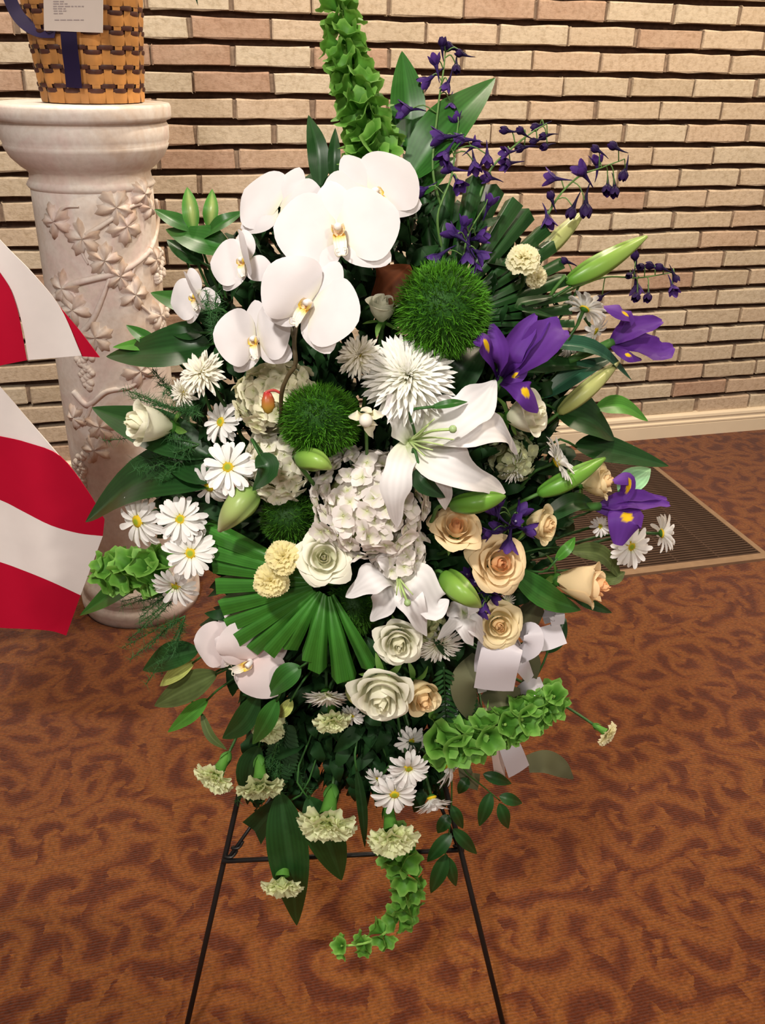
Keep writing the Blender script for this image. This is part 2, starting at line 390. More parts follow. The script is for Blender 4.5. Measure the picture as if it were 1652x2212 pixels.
# ------------------------------------------------------------------ pedestal with vine relief
PB = on_floor(283, 1345) + HD * 0.13; PB[2] = 0
PR = 0.138
def ped_hit(px, py, r):
    d = ray(px, py); o = CAM - PB; a = d[0] ** 2 + d[1] ** 2; b = 2 * (o[0] * d[0] + o[1] * d[1]); c = o[0] ** 2 + o[1] ** 2 - r * r
    q = b * b - 4 * a * c
    t = (-b - math.sqrt(q)) / (2 * a) if q > 0 else -b / (2 * a)
    p = CAM + d * t - PB
    return math.atan2(p[1], p[0]), p[2]
ZT = 1.0
for z in np.arange(.8, 1.6, .005):
    if pj(PB + np.array([0, 0, z]))[1] > 218: ZT = z
ped = thing('pedestal', 'pale washed plaster column stand carved with grape vines, behind the flag', 'pedestal', PB)
shaft_top = ZT - .175
prof = [(0.0, .0), (.158, 0), (.163, .02), (.163, .045), (.150, .06), (.158, .075), (.150, .095), (.140, .11), (.136, .13)]
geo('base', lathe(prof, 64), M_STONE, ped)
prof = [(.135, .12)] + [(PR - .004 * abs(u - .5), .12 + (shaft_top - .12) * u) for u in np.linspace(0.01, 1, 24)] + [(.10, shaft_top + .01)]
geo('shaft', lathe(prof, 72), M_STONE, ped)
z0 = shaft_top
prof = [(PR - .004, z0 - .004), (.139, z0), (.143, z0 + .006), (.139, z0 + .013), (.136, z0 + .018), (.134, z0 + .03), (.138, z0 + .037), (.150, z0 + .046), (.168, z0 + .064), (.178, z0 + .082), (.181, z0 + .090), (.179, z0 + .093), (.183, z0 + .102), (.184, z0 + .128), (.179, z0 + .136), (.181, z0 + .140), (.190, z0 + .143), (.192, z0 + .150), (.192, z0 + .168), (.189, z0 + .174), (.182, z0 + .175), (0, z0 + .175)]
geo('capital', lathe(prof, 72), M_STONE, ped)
def on_shaft(a, z, rr): return np.array([rr * math.cos(a), rr * math.sin(a), z])
def relief_leaf(px, py, rpx, rot, name='relief_leaf'):
    a, z = ped_hit(px, py, PR); r = rpx / 880.0
    nr, nt_ = 6, 30; V = []
    for i in range(nr + 1):
        for j in range(nt_):
            q = 2 * PI * j / nt_
            lob = .62 + .30 * abs(math.cos(2.5 * (q))) + .09 * math.cos(15 * q)
            if abs(q - PI) < .35: lob *= .6
            rr = r * lob * i / nr
            x = rr * math.cos(q + rot); y = rr * math.sin(q + rot)
            e = i / nr
            h = .010 * (1 - e ** 4) * (1.0 + .35 * math.cos(5 * q)) - .003 * (i == 0) + .004 * math.sin(9 * q + rpx) * e * (1 - e) - .004 * (e == 1)
            V.append(on_shaft(a + x / PR, z + y, PR - .001 + h))
    f = grid_faces(nr, nt_, 0, True)
    geo(name, (np.array(V), f, None, None), M_STONE, ped)
for q in [(121, 478, 40, 1.9), (179, 515, 42, 4.2), (248, 447, 44, .9), (270, 488, 44, 4.6), (306, 418, 36, 1.2), (318, 448, 28, 3.0), (225, 562, 40, 2.6), (258, 596, 38, 5.0), (289, 635, 40, 1.2), (139, 622, 42, 4.0), (340, 680, 40, 4.4), (160, 668, 42, 2.2), (207, 728, 42, 5.4), (330, 560, 34, .7), (217, 920, 44, 5.2), (207, 970, 40, 1.9), (300, 800, 44, 2.0), (165, 900, 34, 3.3)]:
    relief_leaf(*q)
def relief_vine(pts, r=.006):
    P3 = []
    for x, y in pts:
        a, z = ped_hit(x, y, PR); P3.append(on_shaft(a, z, PR + .002))
    geo('relief_vine', tube(P3, [r, r * .85, r * .5], 8, len(pts) * 6), M_STONE, ped)
relief_vine([(112, 650), (150, 617), (200, 602), (250, 590), (290, 570), (325, 535), (345, 480), (338, 430)], .008)
relief_vine([(172, 722), (200, 690), (222, 640), (236, 600)], .007)
relief_vine([(185, 508), (215, 490), (245, 470), (285, 445), (320, 440)], .006)
relief_vine([(180, 520), (178, 545), (190, 570)], .004)
relief_vine([(118, 470), (140, 448), (170, 446)], .004)
relief_vine([(150, 625), (165, 645), (158, 670)], .004)
relief_vine([(300, 560), (285, 590), (290, 625)], .004)
relief_vine([(160, 845), (185, 872), (200, 868), (230, 845), (280, 835), (310, 812)], .008)
relief_vine([(200, 868), (185, 905), (165, 925)], .005)
relief_vine([(280, 640), (310, 665), (335, 690)], .004)
def grapes(cx, cy_, n, seed):
    r = np.random.RandomState(seed)
    for k in range(n):
        u = k / n; x = cx + r.uniform(-22, 22) * (1 - u * .75); y = cy_ - 30 + u * 70
        a, z = ped_hit(x, y, PR); put('grape', GRAPE, ped, Matrix.Translation(Vector(on_shaft(a, z, PR + .002))))
_g = lathe([(.0085 * math.sin(q), -.0085 * math.cos(q)) for q in np.linspace(0, PI, 6)], 8)
GRAPE = build_mesh('grape', _g[0], _g[1], M_STONE)
grapes(189, 800, 26, 1); grapes(343, 570, 24, 2); grapes(180, 1010, 26, 3); grapes(345, 700, 14, 6)

# ------------------------------------------------------------------ woven basket, card, ribbons on the pedestal
BT = PB + np.array([0, 0, ZT]) + R0 * .026
bk = thing('woven_basket', 'tan and dark brown woven cane basket standing on the plaster pedestal', 'basket', BT)
def br(z): return .104 + .080 * z
NS = 26
geo('liner', lathe([(0, .004), (br(0) - .006, .004)] + [(br(z) - .005, z) for z in np.linspace(.02, .34, 8)], 40), M_DARKW, bk)
for k in range(NS):
    a0 = 2 * PI * k / NS; V = []; hw = PI / NS * .62
    for z in np.linspace(0.002, .34, 20):
        ph = math.cos(z / .0365 * 2 * PI) * .0018
        for q in (-1, 0, 1): V.append(((br(z) + ph + .0030) * math.cos(a0 + q * hw), (br(z) + ph + .0030) * math.sin(a0 + q * hw), z))
    geo('stake', (np.array(V), grid_faces(19, 2), None, None), M_TANW, bk)
def hoop(name, z, hh, amp, ph, mat):
    V = []; n_ = NS * 6
    for zz in (z - hh, z, z + hh):
        for j in range(n_):
            q = 2 * PI * j / n_; r = br(zz) + .0025 + amp * math.cos(q * NS / 2 + ph) + (.001 if zz == z else 0)
            V.append((r * math.cos(q), r * math.sin(q), zz))
    geo(name, (np.array(V), grid_faces(2, n_, 0, True), None, None), mat, bk)
for k in range(9):
    z = .013 + k * .0365
    hoop('weaver', z, .0110, .0030, 0, M_TANW)
    hoop('dark_weaver', z + .0135, .0044, .0046, 0, M_DARKW); hoop('dark_weaver', z + .0226, .0044, .0046, PI, M_DARKW)
hoop('rim', .338, .012, 0, 0, M_DARKW)
def bsk(px, py, out=.012):                                # a point on the side of the basket
    d = ray(px, py); o = CAM - BT; r = br(.08) + out
    a = d[0] ** 2 + d[1] ** 2; b = 2 * (o[0] * d[0] + o[1] * d[1]); c = o[0] ** 2 + o[1] ** 2 - r * r; q = max(0, b * b - 4 * a * c)
    return CAM + d * ((-b - math.sqrt(q)) / (2 * a))
c0 = bsk(160, 30, .030)
def cardp(px, py):
    d = ray(px, py); n_ = unit(np.array([-HD[0], -HD[1], -.15])); return CAM + d * (((c0 - CAM) @ n_) / (d @ n_))
cor = [cardp(*q) for q in ((93, -45), (223, -40), (222, 71), (95, 66))]
n_ = unit(np.cross(cor[1] - cor[0], cor[3] - cor[0]))
if n_ @ F > 0: n_ = -n_
crd = thing('sympathy_card', 'cream printed card tied to the front of the woven basket', 'card', cor[3])
V = np.array(cor + [c - n_ * .0012 for c in cor]) - cor[3]
geo('card_sheet', (V, [(0, 1, 2, 3), (7, 6, 5, 4), (0, 4, 5, 1), (1, 5, 6, 2), (2, 6, 7, 3), (3, 7, 4, 0)], None, None), M_PAPER, crd, smooth=False)
pr = []
def word(x0, x1, y, h=2.2):
    pr.append((np.array([cardp(*q) + n_ * .0007 for q in ((x0, y), (x1, y), (x1, y + h), (x0, y + h))]), [(0, 1, 2, 3)], None, None))
rr = random.Random(3)
for li, (y, xs, xe) in enumerate([(-28, 112, 150), (-22, 112, 185), (-16, 112, 178), (-10, 112, 170), (-4, 112, 160), (2, 115, 138), (7, 115, 146), (12.5, 115, 181), (17.5, 115, 142), (22.5, 116, 146), (28, 116, 136), (42, 118, 181)]):
    x = xs
    while x < xe:
        l = min(rr.uniform(4, 13), xe - x); word(x, x + l, y, 2.4); x += l + 2.2
g = join(*pr); geo('print', (g[0], g[1], None, None), M_INK, crd, cor[3], smooth=False)
p0 = bsk(150, 60, .02)
def strap(name, pts, wd, label, cat='ribbon'):
    P3 = [bsk(x, y, o) for x, y, o in pts]; t = thing(name, label, cat, P3[-1])
    g = blade(P3, [wd] * len(P3), -F, nu=16, nv=2, cosu=False); o = geo('ribbon_band', g, M_NAVY, t, P3[-1], smooth=True)
    sheet(o, .0009)
strap('navy_ribbon_tail', [(147, 58, .020), (150, 100, .021), (156, 150, .018), (160, 190, .016)], .0165, 'dark navy satin ribbon tail hanging down the basket under the card')
lp = [BT + R0 * x + np.array([0, 0, z]) - HD * y for x, z, y in ((-.175, .30, .02), (-.185, .24, .03), (-.172, .17, .045), (-.15, .143, .06), (-.112, .13, .08), (-.07, .132, .105))]
lp = []
for px, py, hy in ((8, -90, -.05), (14, -30, -.06), (30, 18, -.07), (52, 48, -.085), (84, 66, -.10), (120, 68, -.118)):
    d = ray(px, py); q = BT + HD * hy; lp.append(CAM + d * (((q - CAM) @ HD) / (d @ HD)))
t = thing('navy_ribbon_loop', 'dark navy ribbon loop curving out from the left side of the basket', 'ribbon', lp[-1])
o = geo('ribbon_band', blade(lp, [.0135] * 6, -F, nu=20, nv=2, cosu=False), M_NAVY, t, lp[-1]); sheet(o, .001)

P3 = []
for px, py in ((250, -170), (340, -140), (405, -60), (428, 13)):
    d = ray(px, py); P3.append(CAM + d * (((BT - HD * .05 - CAM) @ HD) / (d @ HD)))
LTIP = P3

# ------------------------------------------------------------------ flag
def stripes(top, bot, H0, col, amp, ph):
    us = np.linspace(0, 1, 25); a = cr(top, us); b = cr(bot, us); V = []; m = 9
    for i in range(25):
        for j in range(m + 1):
            x, y = a[i] * (1 - j / m) + b[i] * j / m
            h = H0 + amp * math.sin(x * .022 + y * .006 + ph) + .4 * amp * math.sin(x * .05 - y * .012 + ph * 2)
            V.append(at(x, y, h))
    return np.array(V), grid_faces(24, m), np.tile(np.array(col), (len(V), 1)), None
RED, WHT = (.47, .003, .028), (.80, .74, .72)
FLB = at(60, 1300, 1.30)
fl = thing('flag', 'red and white striped flag hanging in folds in front of the plaster pedestal', 'flag', FLB)
def stripe(name, top, bot, H0, col, amp=.012, ph=0):
    o = geo(name, stripes(top, bot, H0, col, amp, ph), M_CLOTH, fl, FLB); return sheet(o, .0014)
stripe('red_stripe', [(-220, 480), (-100, 480), (0, 590), (35, 660), (58, 776)], [(-220, 810), (-150, 815), (-60, 806), (0, 790), (59, 778)], 1.34, RED, .006, .3)
stripe('white_stripe', [(-100, 400), (0, 518), (70, 590), (130, 665), (176, 768)], [(-100, 478), (0, 588), (35, 659), (52, 720), (60, 778)], 1.345, WHT, .006, .3)
stripe('red_stripe', [(100, 625), (130, 664), (170, 712), (215, 772)], [(130, 720), (145, 740), (165, 760), (178, 770)], 1.352, RED, .005, .3)
stripe('white_stripe', [(-220, 640), (-100, 740), (0, 836), (60, 905), (128, 985)], [(-220, 908), (-100, 933), (0, 951), (60, 966), (134, 998)], 1.305, WHT, .007, 1.0)
stripe('red_stripe', [(-220, 900), (-100, 925), (0, 943), (60, 957), (130, 986), (190, 1062), (226, 1122)], [(-220, 1010), (-100, 1045), (0, 1080), (50, 1105), (110, 1135), (170, 1152), (222, 1158)], 1.30, RED, .007, 1.0)
stripe('white_stripe', [(-220, 1010), (-100, 1045), (0, 1080), (50, 1105), (110, 1135), (170, 1152), (222, 1158)], [(-220, 1150), (-100, 1185), (0, 1214), (50, 1232), (100, 1252), (140, 1270), (174, 1286)], 1.30, WHT, .007, 1.0)
stripe('red_stripe', [(-220, 1150), (-100, 1185), (0, 1214), (50, 1232), (100, 1252), (140, 1270), (174, 1286)], [(-220, 1330), (-100, 1345), (0, 1356), (40, 1358), (80, 1360), (115, 1364), (143, 1373)], 1.30, RED, .007, 1.0)
# ------------------------------------------------------------------ flower parts
POLY = [(630, 400), (700, 340), (900, 320), (960, 430), (1050, 420), (1160, 520), (1190, 640), (1250, 740), (1240, 860), (1200, 930), (1280, 1010), (1250, 1150), (1170, 1290), (1010, 1420), (990, 1560), (940, 1640), (850, 1690), (700, 1690), (590, 1650), (520, 1580), (470, 1470), (420, 1380), (450, 1270), (430, 1200), (330, 1170), (290, 1110), (380, 1010), (350, 930), (400, 800), (380, 720), (400, 620), (470, 520)]
def inside(x, y):
    c = False; n = len(POLY)
    for i in range(n):
        x1, y1 = POLY[i]; x2, y2 = POLY[(i + 1) % n]
        if (y1 > y) != (y2 > y) and x < (x2 - x1) * (y - y1) / (y2 - y1) + x1: c = not c
    return c

def lerp(a, b, t): return np.array(a)[None] * (1 - t[:, None]) + np.array(b)[None] * t[:, None]
def grad(*stops):                                    # colour along a petal
    ps = [s[0] for s in stops]; cs = np.array([s[1] for s in stops])
    return lambda u, v: np.stack([np.interp(u, ps, cs[:, k]) for k in range(3)], 1)
def sph(r, n=10, m=7, col=(1, 1, 1), sz=1.0):
    return lathe([(r * math.sin(q), -r * sz * math.cos(q)) for q in np.linspace(0.02, PI - .02, m)], n, col)
GREEN, DKGREEN, LIME = (.045, .16, .018), (.016, .062, .012), (.24, .45, .06)
def stem_end(st, px, py, reach=.85):
    e = FOAM + (st - FOAM) * (1 - reach); L = np.linalg.norm(e - st)
    if inside(px, py) and L > .07: e = st + (e - st) * .07 / L
    return e
def root_at(name, label, cat, px, py, rpx, face, dh, roll=0.0, group=None, stem=True, sr=.0022, back_off=0.0, reach=.85, squash=None):
    p = A(px, py, dh); s = wpx(p, rpx)
    m = Matrix.Translation(Vector(p)) @ facing(face, roll) @ Matrix.Scale(s, 4)
    o = thing(name, label, cat, None, group, m); o.matrix_basis = m
    zb = -np.array(facing(face).col[2])[:3]
    if stem:
        inv = m.inverted(); st = p + zb * s * back_off; b = unit(zb)
        e = stem_end(st, px, py, reach)
        L = np.linalg.norm(e - st); mid = st + b * min(.05, L * .35)
        g = tube([st, mid, (mid + e) / 2 + np.array([0, 0, -.006]), e], sr, 6, 10, (.025, .075, .015))
        V = np.array([list(inv @ Vector(v)) for v in g[0]])
        put('stem', build_mesh('stem', V, g[1], M_STEM, g[2]), o)
    return o

# daisy -----------------------------------------------------------
def w_spoon(a): return lambda u: a * (0.35 + .65 * np.sin(np.clip(u, 0, 1) ** 1.1 * PI * .62) ** .9) * np.sqrt(np.clip(1 - u ** 7, 0, 1)) * np.clip(u * 6 + .5, 0, 1)
def daisy_petal(k):
    r = np.random.RandomState(k); L = r.uniform(.76, .88); el = r.uniform(-.22, .10); a = r.uniform(-.09, .09)
    return blade([(0, .17, 0), (a * .4, .17 + L * .5, .07 + el * .3), (a, .17 + L, el * .9)], w_spoon(.132), (0, 0, 1), 7, 4, cup=.25 * r.uniform(.4, 1.3), col=grad((0, (.70, .72, .45)), (.2, (.84, .83, .80)), (1, (.86, .84, .83))))
DPET = [('petal', 'd', k) for k in range(5)]
def daisy(px, py, rpx, face, label, dh=0, n=20, droop=0.0, grp='white daisies in the spray', seed=None, cen=(.55, .50, .02), dim=1.0):
    r = random.Random(seed if seed is not None else int(px * 7 + py)); r.random()
    o = root_at('daisy', label, 'daisy', px, py, rpx, face, dh, r.uniform(0, 6), grp, back_off=.15)
    for lay, (nn, zz, tilt) in enumerate(((n, 0, droop), (n // 2, .035, droop - .22))):
        for k in range(nn):
            a = 2 * PI * (k + r.uniform(-.2, .2)) / nn + lay * .17
            m = Matrix.Translation((0, 0, zz)) @ Matrix.Rotation(a, 4, 'Z') @ Matrix.Rotation(-tilt + r.uniform(-.10, .10), 4, 'X') @ Matrix.Scale(r.uniform(.88, 1.06) * (.93 if lay else 1), 4)
            key = DPET[r.randrange(5)]
            put('petal', cached(key, lambda: daisy_petal(key[2]), M_PVEIN), o, m)
    def disc():
        g = lathe([(.001, .12), (.08, .118), (.15, .10), (.21, .06), (.235, .01), (.2, -.03)], 20, wob=lambda q, k: .03 * math.sin(q * 9 + k * 2))
        c = g[2].copy(); rad = np.hypot(g[0][:, 0], g[0][:, 1]); c[:] = np.where(rad[:, None] < .13, np.array([.28, .38, .03]), np.array([.66, .46, .02])); return g[0], g[1], c, None
    put('flower_centre', cached(('flower_centre', 'd'), disc, M_FUZZ), o)
    put('calyx', cached(('calyx', 'd'), lambda: lathe([(.0, -.14), (.05, -.14), (.13, -.10), (.2, -.02), (.19, .0)], 14, GREEN), M_GREEN), o)
    return o
# chrysanthemum ----------------------------------------------------
def mum_petal(k, spider):
    r = np.random.RandomState(40 + k)
    if spider: return blade([(0, .03, 0), (r.uniform(-.03, .03), .5, .12), (r.uniform(-.08, .08), 1.0, r.uniform(.02, .16))], lambda u: .058 * (.5 + .5 * np.sin(u * PI * .8)) * np.sqrt(np.clip(1 - u ** 9, 0, 1)), (0, 0, 1), 6, 2, cup=.7, col=grad((0, (.62, .72, .22)), (.3, (.84, .84, .58)), (.6, (.86, .85, .78)), (1, (.86, .85, .82))))
    return blade([(0, .05, 0), (r.uniform(-.05, .05), .5, .10), (r.uniform(-.15, .15), 1.0, r.uniform(-.1, .16))], lambda u: .085 * (.45 + .55 * np.sin(u * PI * .75)) * np.sqrt(np.clip(1 - u ** 5, 0, 1)), (0, 0, 1), 6, 3, cup=.55, ruf=.25, rf=1.2, ph=k, col=grad((0, (.80, .72, .20)), (.28, (.86, .82, .52)), (.55, (.86, .83, .72)), (1, (.86, .83, .76))))
def mum(px, py, rpx, face, label, dh=0, spider=False, rings=None, grp='cream chrysanthemums', cat='chrysanthemum', seed=1):
    r = random.Random(seed); o = root_at(cat, label, cat, px, py, rpx, face, dh, r.uniform(0, 6), grp, back_off=.2)
    rings = rings or ([(36, 1.0, -.16), (36, .98, .04), (34, .93, .22), (32, .84, .42), (28, .72, .62), (24, .58, .84), (18, .42, 1.05), (12, .28, 1.25)] if spider else [(24, 1.0, -.12), (22, .95, .12), (20, .82, .36), (16, .64, .62), (13, .46, .9), (9, .3, 1.2)])
    for li, (n, L, el) in enumerate(rings):
        for k in range(n):
            a = 2 * PI * (k + r.uniform(-.25, .25)) / n + li * .37
            m = Matrix.Translation((0, 0, li * .025)) @ Matrix.Rotation(a, 4, 'Z') @ Matrix.Rotation(el + r.uniform(-.09, .09), 4, 'X') @ Matrix.Scale(L * r.uniform(.9, 1.07), 4)
            kk = r.randrange(4); put('petal', cached(('petal', 'm', spider, kk), lambda: mum_petal(kk, spider), M_PVEIN), o, m)
    cc = (.45, .62, .12) if spider else (.78, .62, .08)
    put('flower_centre', cached(('flower_centre', 'm', spider), lambda: lathe([(.001, .20), (.05, .19), (.09, .14), (.11, .05), (.08, 0)], 12, cc, lambda q, k: .1 * math.sin(q * 6 + k)), M_FUZZ), o)
    put('calyx', cached(('calyx', 'm'), lambda: lathe([(0, -.2), (.08, -.19), (.2, -.1), (.26, .0)], 14, GREEN), M_GREEN), o)
    return o
# rose -------------------------------------------------------------
ROSE_C = {'white': ((.84, .82, .64), (.85, .83, .71), (.78, .79, .54)), 'peach': ((.88, .50, .25), (.89, .70, .43), (.86, .68, .38)), 'cream': ((.86, .62, .34), (.88, .74, .46), (.82, .72, .40)), 'pale': ((.62, .62, .50), (.66, .66, .55), (.56, .60, .42))}  # pale is the white rose with shade put into its colour
def rose_petal(rad, h, wid, flare, col, seed, layer):
    r = np.random.RandomState(seed); nu, nv = 9, 10; V = []; C_ = []
    cin, cout, cb = [np.array(c) for c in col]; p1, p2 = r.uniform(0, 6, 2)
    sk = r.uniform(-.12, .12)
    for i in range(nu + 1):
        u = i / nu
        for j in range(nv + 1):
            v = -1 + 2 * j / nv
            wv = wid * (0.45 + .55 * math.sin(min(1, u * 1.25) * PI / 2))
            top = (1 - .22 * abs(v) ** 2.4 + .03 * math.sin(5 * v + p1) + .06 * (1 - abs(v)) * (layer > 3))
            uu = u * top
            rr = rad * (.30 + .70 * math.sin(min(1, uu * 1.25 + .05) * PI / 2) - .16 * max(0, uu - .6) * (1 if layer < 4 else .2))
            rr *= 1 - (.86, .72, .5, .32, .14, 0, 0, 0)[layer] * max(0, uu) ** 2.2
            f = max(0, uu - .62) / .38
            lip = flare * f * f * (1 + .25 * math.sin(3 * v + p2))
            rr += lip; z = h * (uu - 0.30 * lip / max(h, .1) * f) - .45 * flare * f ** 4
            rr += .020 * math.sin(4 * v + 3 * u + p1) * u
            a = v * wv + sk * u
            V.append((-rr * math.sin(a), rr * math.cos(a), z))
            t = u; c = cb * (1 - t) + (cin if layer < 4 else cout) * t if t < .5 else (cb * (1 - t) + (cin if layer < 4 else cout) * t)
            t2 = max(0, u - .8) / .2; C_.append(c * (1 - .0 * t2) * (1 + .04 * t2))
    return np.array(V), grid_faces(nu, nv), np.array(C_), None
R_LAY = [(2, .07, .97, 2.8, .0), (2, .13, .97, 2.0, .005), (3, .21, .95, 1.4, .02), (3, .32, .91, 1.15, .05), (4, .45, .85, 1.0, .09), (4, .59, .78, .95, .15), (5, .73, .68, .85, .21), (5, .84, .58, .85, .25)]
def rose(px, py, rpx, face, label, color='white', dh=0, tall=1.0, nlay=8, open_=1.0, grp=None, roll=0, seed=0, name='rose', sep=True):
    r = random.Random(seed); col = ROSE_C[color]
    o = root_at(name, label, 'rose', px, py, rpx, face, dh, roll, grp or f'{color} roses in the spray', back_off=.5, sr=.003)
    for li, (n, rad, h, wid, fl_) in enumerate(R_LAY[:nlay]):
        for k in range(n):
            a = 2 * PI * (k + r.uniform(-.15, .15)) / n + li * .9
            key = ('petal', 'r', color, li, k % 2, round(open_, 2), round(tall, 2))
            me = cached(key, lambda: rose_petal(rad, h * tall, wid, fl_ * open_, col, li * 10 + k % 2, li), M_PETAL)
            put('petal', me, o, Matrix.Translation((0, 0, -.35 * tall)) @ Matrix.Rotation(a, 4, 'Z') @ Matrix.Rotation(r.uniform(-.05, .05), 4, 'X'))
    put('receptacle', cached(('receptacle', round(tall, 2)), lambda: lathe([(0, -.75 * tall), (.10, -.72 * tall), (.18, -.5 * tall), (.24, -.36 * tall), (.2, -.30 * tall)], 14, GREEN), M_GREEN), o)
    if sep:
        for k in range(5):
            me = cached(('sepal', k % 2), lambda: blade([(0, .2, 0), (.03, .5, -.06), (0, .85, -.32 + .2 * (k % 2))], lambda u: .13 * np.sin((u * .8 + .2) * PI) ** .8, (0, 0, 1), 6, 3, cup=.3, col=grad((0, (.10, .24, .04)), (1, (.16, .30, .06)))), M_GREEN)
            put('sepal', me, o, Matrix.Translation((0, 0, -.42 * tall)) @ Matrix.Rotation(k * 1.2566 + .3, 4, 'Z'))
    return o
# carnation --------------------------------------------------------
def carn_petal(k, c0, c1):
    r = np.random.RandomState(70 + k); nu, nv = 6, 14; V = []; C_ = []; p = r.uniform(0, 6, 3)
    for i in range(nu + 1):
        u = i / nu
        for j in range(nv + 1):
            v = -1 + 2 * j / nv
            rr = .06 + u * (.94 - .10 * v * v) + (u == 1) * (.05 * (j % 2) - .02 + r.uniform(-.02, .02))
            a = v * (.16 + .40 * u ** .7)
            z = .10 * u * u * math.sin(5.5 * v + p[0]) + .05 * u ** 2 * math.sin(11 * v + p[1]) + .07 * math.sin(u * 3) - .10 * u ** 3
            V.append((rr * math.sin(a), rr * math.cos(a), z)); t = u ** .7
            C_.append(np.array(c0) * (1 - t) + np.array(c1) * t)
    return np.array(V), grid_faces(nu, nv), np.array(C_), None
CARN = {'yellow': ((.80, .72, .28), (.88, .80, .46)), 'lime': ((.62, .74, .26), (.88, .92, .60)), 'cream': ((.80, .74, .40), (.88, .84, .60)), 'dim': ((.46, .54, .20), (.72, .76, .46))}  # dim is lime with shade mixed into the petal colour
def carnation(px, py, rpx, face, label, color='lime', dh=0, full=1.0, cal=1.0, grp='mini carnations in the spray', seed=0, flat=0.0):
    r = random.Random(seed + int(px)); c0, c1 = CARN[color]
    o = root_at('carnation', label, 'carnation', px, py, rpx, face, dh, r.uniform(0, 6), grp, back_off=cal, sr=.0022)
    for li, (n, L, el) in enumerate(((9, 1.0, .02 + flat), (8, .93, .34 + flat), (7, .80, .66), (6, .64, .98), (4, .5, 1.28))):
        for k in range(n):
            a = 2 * PI * (k + r.uniform(-.3, .3)) / n + li * .5
            kk = r.randrange(4)
            m = Matrix.Translation((0, 0, li * .03)) @ Matrix.Rotation(a, 4, 'Z') @ Matrix.Rotation(el * full + r.uniform(-.12, .12), 4, 'X') @ Matrix.Scale(L * r.uniform(.88, 1.05), 4)
            put('petal', cached(('petal', 'c', color, kk), lambda: carn_petal(kk, c0, c1), M_CARN), o, m)
    put('calyx', cached(('calyx', 'c', cal), lambda: lathe([(.03, -cal), (.13, -cal * .97), (.20, -cal * .75), (.23, -cal * .4), (.28, -.1), (.31, .02)], 16, (.10, .28, .04), lambda q, k: .05 * math.cos(5 * q) * (k > 3)), M_GREEN), o)
    for k in range(4):
        put('bract', cached(('bract', 'c', cal), lambda: blade([(0, .10, -cal * 1.05), (0, .26, -cal * .8), (0, .28, -cal * .5)], lambda u: .15 * np.sin((u * .75 + .25) * PI), (0, 1, 0), 5, 3, cup=-.3, col=grad((0, (.06, .2, .03)), (1, (.10, .26, .05)))), M_GREEN), o, Matrix.Rotation(k * PI / 2, 4, 'Z'))
    return o
# hydrangea ----------------------------------------------------------
def floret(k, tint):
    r = np.random.RandomState(200 + k); parts = []
    for q in range(4):
        a = q * PI / 2 + r.uniform(-.15, .15); ca, sa = math.cos(a), math.sin(a); L = r.uniform(.85, 1.05); e = r.uniform(-.05, .30)
        g = blade([(0, .06, 0), (0, .5 * L, .10 + e * .2), (0, L, e)], lambda u: .52 * np.sin(np.clip(u, 0, 1) ** .75 * PI) ** .55 + .02, (0, 0, 1), 4, 4, cup=r.uniform(-.1, .3), ruf=.08, rf=1, ph=q + k, col=grad((0, (.62, .66, .36)), (.35, tint), (1, tint)))
        V = g[0].copy(); x = V[:, 0] * ca - V[:, 1] * sa; y = V[:, 0] * sa + V[:, 1] * ca; V[:, 0] = x; V[:, 1] = y; V[:, 2] += .03 * (q % 2)
        parts.append((V, g[1], g[2], g[3]))
    s = sph(.08, 6, 4, (.6, .62, .3)); parts.append(s)
    return join(*parts)
def hydrangea(px, py, rpx, face, label, tint, dh=0, n=70, fr=.27, ax=(1, 1, .8), seed=0, grp='hydrangea heads'):
    r = random.Random(seed); o = root_at('hydrangea', label, 'hydrangea', px, py, rpx, face, dh, 0, grp, back_off=.2, sr=.004)
    put('flower_head_core', build_mesh('flower_head_core', *[x for x in sph(.72, 16, 9, (.30, .34, .14), .7)[:2]], M_DARKF, sph(.72, 16, 9, (.30, .34, .14), .7)[2]), o)
    for k in range(n):
        z = 1 - (k + .5) / n * 1.15; q = k * 2.39996 + r.uniform(-.2, .2); s_ = math.sqrt(max(0, 1 - z * z))
        d = np.array([s_ * math.cos(q), s_ * math.sin(q), z]); p = d * np.array(ax) * r.uniform(.84, 1.04)
        kk = r.randrange(4)
        dd = unit(d + np.array([r.uniform(-.5, .5) for _ in range(3)]))
        put('floret', cached(('floret', tint, kk), lambda: floret(kk, tint), M_PETAL), o, Matrix.Translation(Vector(p)) @ aim(dd) @ Matrix.Rotation(r.uniform(0, 6), 4, 'Z') @ Matrix.Scale(fr * r.uniform(.85, 1.15), 4))
    return o
